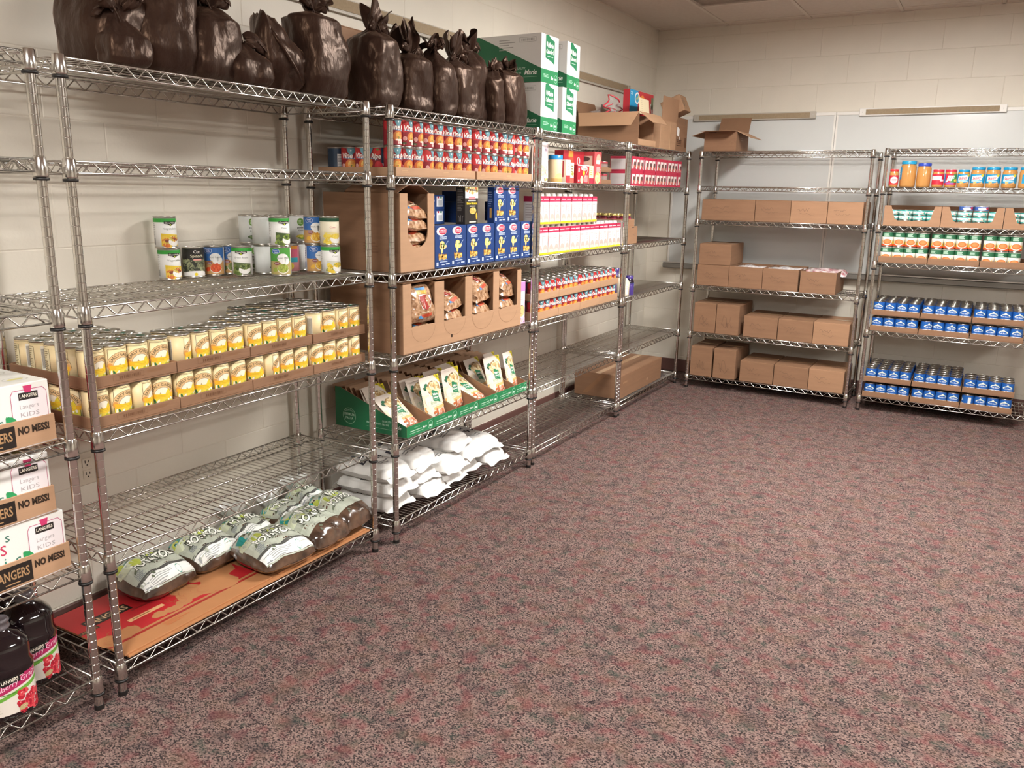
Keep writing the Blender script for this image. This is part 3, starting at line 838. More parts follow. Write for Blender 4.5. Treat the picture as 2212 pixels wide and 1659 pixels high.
# ---- tomato cans
def art_vine(a):
    a.rect(0, 0.0555, 0.13, 0.099, '#8e1f28', 1)
    a.ell(-0.036, 0.086, 0.026, 0.024, '#b82c2c', 1.5, 14); a.ell(-0.03, 0.075, 0.022, 0.016, '#c62a33', 1.6, 12)
    a.rect(0.085, 0.0555, 0.05, 0.099, '#27384c', 1); a.rect(-0.095, 0.0555, 0.06, 0.099, '#2b3f55', 1)
    a.poly([(-0.010, 0.105), (0.030, 0.105), (0.022, 0.088), (0.008, 0.072), (-0.004, 0.088)], '#5f909b', 2)
    a.ell(0.008, 0.097, 0.003, 0.004, '#d7e4e4', 3, 8)
    a.ell(0.046, 0.09, 0.016, 0.016, '#d6352f', 2, 12); a.ell(0.05, 0.099, 0.007, 0.004, '#5f8a3a', 2.4, 8)
    a.poly([(-0.03, 0.066), (0.05, 0.058), (0.05, 0.063), (-0.028, 0.071)], '#6b7f9d', 2.2)
    a.text('Vine', -0.008, 0.066, 0.021, '#f8f3ea', 4, bold=0.028, shear=0.22, w_=0.046)
    a.text('Ripe', 0.042, 0.064, 0.019, '#f8f3ea', 4, bold=0.026, shear=0.22, w_=0.042)
    a.ell(0.006, 0.042, 0.024, 0.020, '#cf7432', 2.5, 12, 0.5); a.ell(0.010, 0.040, 0.015, 0.017, '#d9a94c', 2.8, 10, 0.4); a.ell(0.008, 0.034, 0.006, 0.005, '#6d7a35', 3, 8)
    a.blobs(0.01, 0.042, 0.022, 0.022, ['#e0c078', '#cf8440', '#d9a04c'], 12, 0.002, 0.004, 3, 3, True)
    a.ell(-0.026, 0.035, 0.0082, 0.0088, '#d9a29a', 3, 12); a.ring(-0.026, 0.035, 0.0075, 0.0085, 0, 2*pi, '#f0d8d0', 3.4, 12)
    a.rect(0.012, 0.026, 0.036, 0.006, '#f3dfd6', 3.6); a.rect(0.016, 0.0165, 0.024, 0.012, '#f3e4dc', 3.6); a.lines(0.016, 0.0165, 0.02, 0.010, 3, '#b5403f', 4, 4)
    a.poly([(-0.036, 0.022), (-0.018, 0.018), (-0.024, 0.012), (-0.040, 0.012)], '#4b5634', 3); a.text('12', -0.03, 0.010, 0.005, '#efe6cf', 4)
    a.ell(0.055, 0.03, 0.018, 0.024, '#cf2f38', 2.6, 12, 0.3)
    a.rect(-0.092, 0.052, 0.032, 0.062, '#eceae6', 2); a.lines(-0.092, 0.052, 0.028, 0.056, 9, '#8b8b8b', 3, 3)
    a.blobs(0.085, 0.03, 0.04, 0.03, ['#48627a', '#c8d4da'], 8, 0.002, 0.003, 9, 2)
P_VINE = can_proto('tomato_can', RC, HC, ink('#33465a'), art_vine)
zC2 = top('C', 2)
tmC = tray_mesh(0.302, 0.42, 0.036, m=M_CARD3, art=Art().lines(0.07, 0.02, 0.06, 0.012, 2, '#c09a72', 1, 3))
yt = [2.762, 3.066, 3.378, 3.622]
for i, y in enumerate(yt):
    o = obj('can_tray', tmC, None, (0.002-(0.004*(i % 2)), y, zC2), pi/2)
    if i == 3: o.scale = (0.98, 1, 1)
    if i == 2: o.scale = (0.80, 1, 1)
    tag(o, 'light cardboard tray under stacked red tomato cans, %s from left' % ORD[i], 'tray', 'tomato can trays')
cols = [2.762+0.0045+0.0375+0.0745*k for k in range(4)] + [3.066+0.0045+0.0375+0.0745*k for k in range(4)] + [3.378+0.0045+0.0375+0.0765*k for k in range(3)] + [3.622+0.0045+0.0375+0.0735*k for k in range(4)]
fa = [0.0, -0.35, -0.35, -0.3, 0.1, 0.05, 0.1, -0.3, -0.45, 0.0, -0.2, 0.05, 0.6, -0.2, 0.0]
fb = [0.15, 0.05, 0.1, -0.5, 0.15, -0.1, 0.05, -0.25, -0.5, -0.3, 0.1, -0.1, 0.7, -0.2, 0.1]
for k, y in enumerate(cols):
    P_VINE.put((-0.046, y, zC2+0.006), pi/2-fb[k]-0.42, 'red tomato can sitting in a tray, front, %s from left' % ORD[k], 'can', 'red tomato cans')
    P_VINE.put((-0.046, y, zC2+0.006+HC+0.0008), pi/2-fa[k]-0.42, 'red tomato can stacked on another, front, %s from left' % ORD[k], 'can', 'red tomato cans')
for rw, fc in ((1, 2.3), (2, 1.1), (3, 1.0), (4, -2.1), (5, 1.35)):
    if rw < 5: P_VINE.put((-0.046-rw*0.0755, cols[0], zC2+0.006), pi/2-fc-0.0, 'tomato can with turned label in the tray, %s back from the front' % ORD[rw], 'can', 'red tomato cans')
# ---- unit D, fourth shelf: same tomato cans in two layers of trays
zD4 = top('D', 4)
HD, RD_ = 0.1000, 0.0355
def art_vine2(a):
    art_vine(a)
    a.p = [(m, l, [(x*0.965, y*0.9) for x, y in p]) for m, l, p in a.p]
P_VINE2 = can_proto('tomato_can', RD_, HD, ink('#33465a'), art_vine2)
tmD = tray_mesh(0.2925, 0.40, 0.045, m=M_CARD3); tmD2 = tray_mesh(0.2925, 0.40, 0.040, m=M_CARD3)
for layer in (0, 1):
    for t in range(4):
        o = obj('can_tray', (tmD, tmD2)[layer], None, (-0.012, 4.009+t*0.2945, zD4+layer*0.1085), pi/2)
        tag(o, 'cardboard can tray, %s of two layers of small tomato cans, %s from left' % (('lower', 'upper')[layer], ORD[t]), 'tray', 'small tomato can trays')
R2 = random.Random(5)
for layer in (0, 1):
    for c in range(16):
        for rw in range(5 if layer else 1):
            y = 4.009+0.0045+0.0363+(c//4)*0.2945+(c % 4)*0.0722
            fc = R2.choice((0.1, -0.3, 0.25, 0.0, -0.2)) if rw == 0 else R2.uniform(-3, 3)
            P_VINE2.put((-0.012-0.042-rw*0.0745, y, zD4+0.006+layer*0.1085), pi/2-fc-0.4, 'small red tomato can, %s layer, %s row back, %s from left' % (('lower', 'upper')[layer], ORD[rw], ORD[c]), 'can', 'small tomato cans')

# ---- unit G cans
def art_soup(a):
    a.rect(0, 0.082, 0.2355, 0.030, '#2f6b4a', 1); a.lines(0.0, 0.081, 0.05, 0.020, 3, '#b7d6c2', 2, 4, 0.0045); a.rect(0.0, 0.0615, 0.07, 0.008, '#f2efe8', 1.5)
    a.ell(0, 0.032, 0.031, 0.0225, '#f2ead9', 2, 16); a.ell(0, 0.034, 0.028, 0.0185, '#e0733a', 3, 16); a.ell(0.0, 0.036, 0.02, 0.012, '#e88a52', 3.4, 14)
    a.rect(0, 0.012, 0.2355, 0.012, '#d8552e', 1); a.poly([(0.03, 0.05), (0.046, 0.03), (0.046, 0.012), (0.036, 0.02)], '#f0c84a', 2.2); a.poly([(-0.03, 0.05), (-0.046, 0.03), (-0.046, 0.012), (-0.036, 0.02)], '#f0c84a', 2.2)
P_SOUP = can_proto('soup_can', 0.0375, 0.1045, ink('#efe9df'), art_soup)
tmG = tray_mesh(0.311, 0.42, 0.042, m=M_CARD2)
zG4 = top('G', 4)
for t in range(3):
    o = obj('can_tray', tmG, None, (1.452+t*0.3155, 6.402, zG4)); tag(o, 'cardboard tray under orange and white soup cans, %s from left' % ORD[t], 'tray', 'soup can trays')
for c in range(11):
    x = 1.452+0.0045+0.038+(c//4)*0.3155+(c % 4)*0.0755
    for lev in (0, 1):
        P_SOUP.put((x, 6.402+0.0425, zG4+0.0045+lev*0.1052), (0.05 if lev else (-0.25 if c in (4, 5, 8) else 0.1)), 'orange and white soup can, %s, front, %s from left' % (('in a tray', 'stacked on top')[lev], ORD[c]), 'can', 'soup cans')
        P_SOUP.put((x, 6.402+0.0425+0.0765, zG4+0.0045+lev*0.1052), 0.4, 'soup can, %s, second row back, %s from left' % (('in a tray', 'stacked on top')[lev], ORD[c]), 'can', 'soup cans')
def art_tuna(a):
    a.rect(0, 0.056, 0.2355, 0.052, '#1f5fae', 1); a.rect(0, 0.020, 0.2355, 0.026, '#b08a62', 1); a.blobs(0.006, 0.024, 0.05, 0.018, ['#e6cfa0', '#f0e2c0', '#8a5a3c', '#d9b988'], 22, 0.003, 0.006, 4, 1.6)
    a.ring(0, 0.046, 0.026, 0.034, 0.3, pi-0.3, '#e3ead8', 2, 10, 0.7); a.poly([(-0.009, 0.07), (0.009, 0.07), (0.0, 0.079)], '#e7ecdc', 2.2)
    a.text('Pork Beans', 0, 0.047, 0.0095, '#dfe8f4', 3, bold=0.02, w_=0.05); a.poly([(-0.045, 0.03), (-0.02, 0.036), (0.02, 0.036), (0.045, 0.030), (0.02, 0.032), (-0.02, 0.032)], '#e8eef4', 2.4)
    a.rect(0.075, 0.045, 0.02, 0.06, '#e8e8e4', 2)
def art_blue(a):
    art_tuna(a)
    a.p = [q for q in a.p]
P_BLUE = can_proto('bean_can', 0.0372, 0.0925, ink('#1d4f97'), art_blue, tab=True, lid_ink=None)
tmG5 = tray_mesh(0.3125, 0.452, 0.036, m=M_CARD2)
def blueshelf(z, name, up_rows, low_cols):
    for t in range(3 if name == 'fifth' else 3):
        for lay in (0, 1):
            o = obj('can_tray', tmG5, None, (1.450+t*0.3185, 6.400, z+0.0035+lay*0.1135)); tag(o, 'cardboard tray of blue cans, %s shelf, %s layer, %s from left' % (name, ('lower', 'upper')[lay], ORD[t]), 'tray', 'blue can trays')
    for c in range(12):
        x = 1.450+0.0045+0.038+(c//4)*0.3185+(c % 4)*0.0757
        for rw in range(up_rows(c)):
            P_BLUE.put((x, 6.400+0.043+rw*0.0745, z+0.008+0.1135), R2.uniform(-0.15, 0.15), 'blue bean can, %s shelf upper tray, %s row back, %s from left' % (name, ORD[rw], ORD[c]), 'can', 'blue bean cans')
        if c == 8 and name == 'lowest':
            P_BLUE.put((x, 6.400+0.043, z+0.008), -1.7, 'blue can turned to its white seam in the lowest tray', 'can', 'blue bean cans')
        else:
            P_BLUE.put((x, 6.400+0.043, z+0.008), R2.uniform(-0.15, 0.15)+(0.35 if c in (4, 6) else 0), 'blue bean can, %s shelf lower tray, front row, %s from left' % (name, ORD[c]), 'can', 'blue bean cans')
blueshelf(ZU['G'][4], 'fifth', lambda c: 6, 12)
blueshelf(ZU['G'][5], 'lowest', lambda c: 6 if c < 8 else 3, 12)
# tuna tins in cut-away cases
def art_tt(a):
    a.rect(0, 0.0285, 0.267, 0.006, '#2fa6a0', 1); a.rect(0, 0.0065, 0.267, 0.005, '#2fa6a0', 1); a.rect(0, 0.0175, 0.07, 0.013, '#e9d8cf', 1.5); a.blobs(0.0, 0.017, 0.055, 0.010, ['#f3efe8', '#dcb8a8', '#9cd6d0'], 10, 0.003, 0.006, 4, 2, None, 2)
    a.ell(0.033, 0.015, 0.006, 0.006, '#1fa08c', 3, 8)
def art_tt2(a):
    a.rect(0, 0.0175, 0.267, 0.024, '#3a5ea8', 1); a.ell(0, 0.0165, 0.03, 0.009, '#dfe6ee', 2); a.ell(0.03, 0.02, 0.012, 0.008, '#c23a52', 2.5)
P_TT = can_proto('tuna_can', 0.0425, 0.0345, ink('#e9ece9'), art_tt, zl=0.003)
P_TT2 = can_proto('tuna_can', 0.0425, 0.0345, ink('#d8dfe8'), art_tt2, zl=0.003)
zG3 = top('G', 3)
def cutcase(x0, L):
    r = empty('display_case_box', (x0, 6.402, zG3))
    H_, D_, t = 0.136, 0.36, 0.004
    mb = MB(); mb.box((0, 0, 0), (L, D_, t), M_CARD); mb.box((0, t, t), (t, D_, H_), M_CARD); mb.box((L-t, t, t), (L, D_, H_), M_CARD); mb.box((t, D_-t, t), (L-t, D_, H_), M_CARD); mb.build('body', r)
    # front wall with a trapezoid cut-away
    P = [(0, t), (L, t), (L, H_), (L-0.042, H_), (L-0.062, 0.046), (L-0.082, 0.036), (0.09, 0.036), (0.072, 0.046), (0.042, H_), (0, H_)]
    n_ = len(P); tri = [(0, 9, 8, 7), (0, 7, 6), (0, 6, 5, 1), (1, 5, 4), (1, 4, 3, 2)]
    mb = MB(); vs = [(x, 0, z) for x, z in P]+[(x, t, z) for x, z in P]
    fs = [f[::-1] for f in tri]+[tuple(i+n_ for i in f) for f in tri]+[(i, (i+1) % n_, (i+1) % n_+n_, i+n_) for i in range(n_)]
    mb.add(vs, fs, M_CARD); mb.build('front_panel', r)
    return r
for i, (x0, L) in enumerate(((1.455, 0.357), (1.816, 0.366), (2.186, 0.36))):
    tag(cutcase(x0, L), 'brown cut-away cardboard case full of tuna tins, %s from left' % ORD[i], 'box', 'tuna cases')
    for c in range(4):
        for lev in range(4 if i < 3 else 3):
            for rw in range(2):
                if i == 2 and c > 1: continue
                if lev == 3: continue
                P_TT.put((x0+0.047+c*(L-0.094)/3, 6.402+0.0485+rw*0.087, zG3+0.0045+lev*0.0352), R2.uniform(-0.4, 0.4), 'teal and white tuna tin, %s case, level %s, %s row, %s from left' % (ORD[i], ('one', 'two', 'three', 'four')[lev], ORD[rw], ORD[c]), 'can', 'tuna tins')
for k, x in enumerate((1.816+0.047+0.094, 1.816+0.047+0.185)):
    P_TT2.put((x, 6.402+0.05, zG3+0.0045+3*0.0352), 0.2, 'blue tuna tin set on top of the second case, %s of two' % ('left', 'right')[k], 'can', 'tuna tins')

# ================================================================== cartons
def scrib(a, x, y, w_, h, seed, m='#5e4636', t=0.0016, ly=1):
    R_ = random.Random(seed); n_ = R_.randint(9, 14); pts = []
    for i in range(n_): pts.append((x-w_/2+w_*i/(n_-1)+R_.uniform(-.3, .3)*w_/n_, y+R_.uniform(-.5, .5)*h*(1.3 if i == 0 else 1)+R_.uniform(-.1, .1)*h))
    a.line(pts, t, m, ly); return a
def closed_box(name, L, D_, H_, m, front=None, left=None, right=None, topa=None, tape=True):
    mb = MB(); mb.box((0, 0, 0), (L, D_, H_-0.004), m, ch=0.0025); root = mb.build(name)
    g = 0.0012
    for y0, y1 in ((0.001, D_/2-g), (D_/2+g, D_-0.001)):
        MB().box((0.001, y0, H_-0.004), (L-0.001, y1, H_), m, ch=0.0012).build('flap', root)
    if tape: MB().box((L*0.0-0.0, D_/2-0.022, H_), (L, D_/2+0.022, H_+0.0004), M_TAPE).build('tape', root)
    mb = MB(); k = 0
    for a, f in ((front, mp_front(0)), (left, mp_left(0)), (right, mp_right(L)), (topa, mp_top(H_+0.0005))):
        if a: a.emit(mb, f); k += 1
    if k: mb.build('marking', root)
    return root
def slab(mb, a, c, m): mb.box(a, c, m, ch=0.0008)
def flap_obj(parent, L, W_, hinge, axis_rot, m, t=0.004, art=None, skew=0.0, name='flap'):
    """flap lying in local XY from the hinge (x 0..L, y 0..W), placed by a matrix"""
    mb = MB()
    s_ = skew
    vs = [(0, 0, 0), (L, 0, 0), (L-s_, W_, 0), (s_, W_, 0), (0, 0, t), (L, 0, t), (L-s_, W_, t), (s_, W_, t)]
    fs = [(3, 2, 1, 0), (4, 5, 6, 7), (0, 1, 5, 4), (1, 2, 6, 5), (2, 3, 7, 6), (3, 0, 4, 7)]
    mb.add(vs, fs, m)
    if art: art.emit(mb, mp_top(t))
    o = mb.build(name, parent); o.matrix_local = Matrix.Translation(hinge) @ axis_rot
    return o
def RX(a): return Matrix.Rotation(a, 4, 'X')
def RY(a): return Matrix.Rotation(a, 4, 'Y')
def RZ(a): return Matrix.Rotation(a, 4, 'Z')
def open_box(name, L, D_, H_, m, t=0.004, front=None, right=None):
    mb = MB()
    slab(mb, (0, 0, 0), (L, D_, t), m); slab(mb, (0, 0, t), (L, t, H_), m); slab(mb, (0, D_-t, t), (L, D_, H_), m)
    slab(mb, (0, t, t), (t, D_-t, H_), m); slab(mb, (L-t, t, t), (L, D_-t, H_), m)
    if front: front.emit(mb, mp_front(0))
    if right: right.emit(mb, mp_right(L))
    return mb.build(name)

# ---- unit F: brown cartons
def Fbox(i, x0, x1, H_, z, D_, y, label, seed, m=M_CARD2, op=False, rot=0.0):
    L = x1-x0; a = Art()
    if H_ > 0.2: scrib(a, L*0.45, H_*0.45, L*0.4, H_*0.4, seed); scrib(a, L*0.5, H_*0.3, L*0.45, H_*0.2, seed+5)
    else: scrib(a, L*0.35, H_*0.6, L*0.35, H_*0.16, seed); scrib(a, L*0.45, H_*0.42, L*0.4, H_*0.12, seed+9, t=0.0012)
    if op:
        o = open_box('cardboard_box', L, D_, H_, m, front=a)
        flap_obj(o, L-0.004, D_*0.16, (0.002, D_-0.003, H_-0.001), RX(RD(-80)), m)
    else: o = closed_box('cardboard_box', L, D_, H_, m, front=a)
    o.location = (x0, y, z); o.rotation_euler = (0, 0, rot)
    tag(o, label, 'box', 'brown cartons on the back shelf unit'); return o
z = top('F', 3)
Fbox(0, 0.150, 0.556, 0.157, z, 0.38, 6.412, 'long brown carton, leftmost on the third shelf of the back unit', 3)
Fbox(1, 0.560, 0.817, 0.157, z, 0.38, 6.410, 'brown carton beside the long one on the third shelf', 4)
Fbox(2, 0.820, 1.075, 0.157, z, 0.38, 6.408, 'brown carton with a white speck at its top edge', 5, M_CARD)
Fbox(3, 1.079, 1.318, 0.157, z, 0.38, 6.406, 'brown carton at the right end of the third shelf, back unit', 6, M_CARD)
z = top('F', 4)
Fbox(4, 0.147, 0.396, 0.162, z, 0.36, 6.410, 'brown carton carrying another carton, fourth shelf of back unit', 7)
Fbox(5, 0.153, 0.403, 0.163, z+0.1632, 0.36, 6.412, 'brown carton stacked on top of another by the corner', 8)
op = [Fbox(6, 0.400, 0.655, 0.162, z, 0.38, 6.409, 'open brown carton of white packets, left of three', 9, op=True),
      Fbox(7, 0.659, 0.919, 0.162, z, 0.38, 6.408, 'open brown carton of white packets, middle of three', 10, op=True),
      Fbox(8, 0.936, 1.189, 0.158, z, 0.38, 6.398, 'open brown carton of red and white packets, right of three', 11, op=True)]
M_PKT = mat('white_packet', '#e7e2df', 0.25, var=0.25, vscale=30, hex2='#b9b4b8', coat=0.5); M_PKTR = mat('red_packet', '#e9e0de', 0.25, var=0.5, vscale=18, hex2='#9a3a48', coat=0.5)
def pillow(mb, L, W_, H_, m, seed, p=3.0, q=0.5, He=0.35, nx=16, ny=12, crump=0.004, freq=1.0, origin=(0, 0, 0), cor=0.0):
    R_ = random.Random(seed); W3 = [(R_.uniform(3, 9)*freq, R_.uniform(3, 9)*freq, R_.uniform(0, 6), R_.uniform(0.3, 1)) for _ in range(7)]
    def nz(u, v): return sum(w4*sin(a_*u+b_*v+c_) for a_, b_, c_, w4 in W3)/3.0
    def prof(u, v): return max(0.0, (1-abs(u)**p)*(1-abs(v)**p))**q
    def top_(u, v):
        k = prof(u, v); return H_*He+(H_-H_*He)*k+crump*nz(u, v)*(0.35+0.65*min(1, k*2))
    ox, oy, oz = origin
    def xy(u, v):
        e = 1-cor*(u*u*v*v)
        return (ox+u*L/2*e+0.4*crump*nz(v*1.3, u), oy+v*W_/2*e+0.4*crump*nz(u*0.7+2, v))
    def ft(i, j):
        u, v = i*2-1, j*2-1; x, y = xy(u, v); return (x, y, oz+top_(u, v))
    def fb(i, j):
        u, v = i*2-1, j*2-1; x, y = xy(u, v); k = prof(u, v); t_ = top_(u, v)
        return (x, y, oz+min(t_-0.0008, H_*He*(1-k)+(crump*nz(u, v)*0.35 if k < 0.05 else 0)))
    mb.grid(ft, nx, ny, m); mb.grid(fb, nx, ny, m, flip=True)
    def mp(a, b, h):
        u = max(-1, min(1, a/(L/2))); v = max(-1, min(1, b/(W_/2))); x, y = xy(u, v)
        return (x, y, oz+top_(u, v)+h)
    return mp
def packet(parent_loc, L, W_, H_, m, seed, rot, label):
    mb = MB(); pillow(mb, L, W_, H_, m, seed, crump=0.005, nx=10, ny=8)
    o = mb.build('snack_packet'); o.location = parent_loc; o.rotation_euler = rot; tag(o, label, 'packet', 'packets in open cartons'); return o
for bi, (bx0, bx1, m_) in enumerate(((0.404, 0.651, M_PKT), (0.663, 0.915, M_PKT), (0.940, 1.185, M_PKTR))):
    for k in range(5):
        packet((bx0+0.035+k*(bx1-bx0-0.07)/4, 6.56-0.05*(k % 2)+0.04*bi, z+0.100+0.008*(k % 3)+(0.006 if bi == 2 else 0)), 0.115, 0.15, 0.05, m_, 20+bi*7+k, (0.15*(k % 2), 0.25-0.12*k, 0.4*k), '%s snack packet in the %s open carton, %s from left' % (('white', 'pale', 'red and white')[bi], ('left', 'middle', 'right')[bi], ORD[k]))
for sh, nm in ((5, 'fifth'), (6, 'lowest')):
    z = top('F', sh); d = 0.002 if sh == 6 else 0
    Fbox(0, 0.146-d*2, 0.322-d*3, 0.236+d, z, 0.40, 6.406, 'tall brown carton at the left end of the %s shelf, back unit' % nm, 30+sh)
    Fbox(0, 0.327+d*2, 0.506, 0.236, z, 0.40, 6.404, 'tall brown carton second from left on the %s shelf, back unit' % nm, 40+sh, rot=0.0)
    Fbox(0, 0.543, 0.800, 0.164, z, 0.40, 6.410, 'low brown carton beside the tall ones, %s shelf, back unit' % nm, 50+sh)
    Fbox(0, 0.806, 1.061, 0.164, z, 0.40, 6.405, 'low brown carton, middle of three, %s shelf, back unit' % nm, 60+sh)
    Fbox(0, 1.065, 1.316, 0.166, z, 0.40, 6.400, 'low brown carton at the right end, %s shelf, back unit' % nm, 70+sh, M_CARD)
# open box on top of F
a = Art().ring(0.215, 0.055, 0.014, 0.018, 0, 2*pi, '#8d6a4c', 1, 14); a.lines(0.06, 0.135, 0.06, 0.014, 1, '#4a3426', 1, 2)
o = open_box('cardboard_box', 0.245, 0.345, 0.148, M_CARD2, front=a, right=Art().lines(0.17, 0.09, 0.09, 0.03, 2, '#9a7656', 1, 3))
o.location = (0.133, 6.41, top('F', 1)); tag(o, 'open brown carton with flaps spread on top of the back unit', 'box')
flap_obj(o, 0.241, 0.14, (0.002, 0.345, 0.146), RX(RD(62)), M_CARD2)
flap_obj(o, 0.335, 0.12, (0.242, 0.004, 0.148), RZ(pi/2) @ RX(RD(-155)), M_CARD3, art=Art().lines(0.12, 0.05, 0.12, 0.05, 3, '#8d6a4c', 1, 5))
flap_obj(o, 0.335, 0.11, (0.003, 0.341, 0.148), RZ(-pi/2) @ RX(RD(-162)), M_CARDIN)
flap_obj(o, 0.241, 0.12, (0.243, 0.0, 0.145), RZ(pi) @ RX(RD(-4)), M_CARD2)

# ---- unit E, top: spare cartons
E1 = top('E', 1)
r = empty('cardboard_box', (-0.006, 5.402, E1), pi/2); tag(r, 'torn open brown carton with its side flap hanging out, atop corner unit', 'box')
mb = MB(); L, D_, H_, t = 0.335, 0.45, 0.214, 0.004
slab(mb, (0, 0, 0), (L, D_, t), M_CARD2); slab(mb, (0, 0, t), (t, D_, H_), M_CARD2); slab(mb, (L-t, 0.02, t), (L, D_, H_), M_CARD); slab(mb, (t, D_-t, t), (L-t, D_, H_), M_CARDIN); slab(mb, (t, 0, t), (L, t, 0.042), M_CARD3)
mb.build('body', r)
flap_obj(r, D_-0.004, 0.105, (0.0, 0.002, H_), RZ(pi/2) @ RX(RD(-60)), M_CARD3, skew=0.035)
flap_obj(r, L+0.06, 0.10, (L+0.06, 0.0, H_), RZ(pi) @ RX(RD(-42)), M_CARD3, skew=0.06)
flap_obj(r, L-0.01, 0.12, (0.004, D_, H_), RX(RD(70)), M_CARD2)
mb = MB(); mb.box((0, 0, 0), (0.215, 0.004, 0.105), mat('cream_board', '#e6d7b4', 0.7, var=0.04)); Art().lines(0.06, 0.05, 0.05, 0.09, 7, '#cdbd98', 1, 4).emit(mb, mp_front(0))
q = mb.build('cream_flap', r); q.location = (0.108, 0.04, H_-0.002); q.rotation_euler = (RD(-6), 0, RD(3))
mb = MB(); mb.add([(0, 0, 0), (0.13, 0.05, 0), (0.0, 0.05, 0.105), (0, 0.004, 0), (0.13, 0.054, 0), (0, 0.054, 0.105)], [(0, 1, 2), (5, 4, 3), (0, 3, 4, 1), (1, 4, 5, 2), (2, 5, 3, 0)], M_CARDIN)
q = mb.build('flap', r); q.location = (0.322, 0.045, H_-0.002)
# carton with an upright board flap
r = closed_box('cardboard_box', 0.335, 0.33, 0.20, M_CARD3, front=Art().lines(0.10, 0.14, 0.08, 0.03, 3, '#a17c58', 1, 4).lines(0.07, 0.08, 0.01, 0.09, 6, '#b08a62', 1, 3).rect(0.205, 0.10, 0.006, 0.19, '#d8b48c', 1).rect(0.215, 0.10, 0.005, 0.15, '#8f6b4a', 1.4), tape=False)
r.location = (-0.02, 5.862, E1); r.rotation_euler = (0, 0, pi/2); tag(r, 'brown carton with an upright board flap, atop corner unit', 'box')
flap_obj(r, 0.335, 0.165, (0.03, 0.01, 0.20), RX(RD(92)), M_CARD, name='upright_flap')
# carton with the white label
a = Art().poly([(0.02, 0.115), (0.075, 0.105), (0.08, 0.165), (0.025, 0.175)], '#f2f1ee', 1).rect(0.083, 0.095, 0.01, 0.02, '#f2f1ee', 1); a.text('FUSE', 0.085, 0.055, 0.03, '#4a3426', 1, bold=0.03, w_=0.10); a.lines(0.085, 0.042, 0.1, 0.012, 1, '#4a3426', 1, 2); a.rect(0.23, 0.07, 0.05, 0.07, '#6d4b33', 1); a.frame(0.14, 0.215, 0.17, 0.05, 0.001, '#8d6a4c', 1); a.rect(0.06, 0.215, 0.004, 0.03, '#4a3426', 1.4); a.rect(0.2, 0.215, 0.004, 0.03, '#4a3426', 1.4)
r = closed_box('cardboard_box', 0.262, 0.33, 0.245, M_CARD2, front=a, tape=False); r.location = (-0.025, 6.205, E1); r.rotation_euler = (0, 0, pi/2)
tag(r, 'brown carton with a white square label, atop corner unit', 'box')
# tilted small carton on top
a = Art().lines(0.10, 0.08, 0.08, 0.05, 3, '#8d6a4c', 1, 3).rect(0.05, 0.045, 0.025, 0.02, '#4a3426', 1).rect(0.05, 0.075, 0.03, 0.012, '#8d6a4c', 1); a.lines(0.15, 0.05, 0.05, 0.05, 4, '#9a7656', 1, 6)
r = closed_box('cardboard_box', 0.215, 0.155, 0.125, M_CARD3, front=a, tape=False)
r.matrix_world = Matrix.Translation((0.012, 6.268, E1+0.300)) @ RZ(pi/2+0.10) @ RX(RD(-24)); tag(r, 'small brown carton resting askew on top of the pile', 'box')
# freezer bag box and plastic bag inside the long carton
a = Art().rect(0.075, 0.085, 0.15, 0.17, '#1f9ad0', 1).rect(0.30, 0.085, 0.30, 0.17, '#c8303c', 1); a.ell(0.135, 0.12, 0.045, 0.04, '#f3f5f6', 2, 18); a.ell(0.135, 0.12, 0.033, 0.029, '#2fa0cf', 2.4, 16); a.line([(0.115, 0.12), (0.13, 0.105), (0.158, 0.145)], 0.008, '#d9c83c', 3)
a.lines(0.04, 0.145, 0.05, 0.025, 2, '#cfe8f2', 2, 3); a.poly([(0.17, 0.13), (0.24, 0.15), (0.30, 0.12), (0.2, 0.11)], '#e88a3c', 2); a.rect(0.42, 0.06, 0.02, 0.10, '#e9e0d8', 2, 0.4); a.rect(0.43, 0.11, 0.045, 0.08, '#6b7a5c', 2)
mb = MB(); mb.box((0, 0, 0), (0.455, 0.05, 0.17), ink('#b82c38'), ch=0.002); r = mb.build('freezer_bag_box'); mb = MB(); a.emit(mb, mp_front(0)); mb.build('printed_front', r)
r.matrix_world = Matrix.Translation((-0.20, 5.375, E1+0.213)) @ RZ(pi/2) @ RY(RD(-2)); tag(r, 'red and blue box with a white check mark, lying over the cartons', 'box')
r.matrix_world = Matrix.Translation((-0.16, 5.60, E1+0.2155)) @ RZ(pi/2) @ RY(RD(0))
M_FILM = mat('clear_film', '#efe9e6', 0.12, alpha=0.38, coat=0.6, var=0.2, vscale=25); M_REDFILM = mat('red_film', '#cf3a4c', 0.2, coat=0.5)
def crumple_sheet(mb, L, H_, m, seed, n_=14, amp=0.03):
    R_ = random.Random(seed); W3 = [(R_.uniform(4, 12), R_.uniform(4, 12), R_.uniform(0, 6)) for _ in range(6)]
    def f(i, j):
        x = (i-0.5)*L; z_ = H_*j*(0.55+0.45*sin(pi*min(1, max(0, i)))) + 0.01*sin(9*i+seed)
        y = amp*sum(sin(a_*i+b_*j+c_) for a_, b_, c_ in W3)/3
        return (x*(1-0.35*j), y, z_)
    mb.grid(f, n_, n_, m); return f
mb = MB(); crumple_sheet(mb, 0.30, 0.135, M_FILM, 4); r = mb.build('plastic_bag')
R_ = random.Random(4); W3 = [(R_.uniform(4, 12), R_.uniform(4, 12), R_.uniform(0, 6)) for _ in range(6)]
def _fs(i, j): return ((i-0.5)*0.30*(1-0.35*j), 0.03*sum(sin(a_*i+b_*j+c_) for a_, b_, c_ in W3)/3-0.002, 0.135*j*(0.55+0.45*sin(pi*i))+0.01*sin(9*i+4))
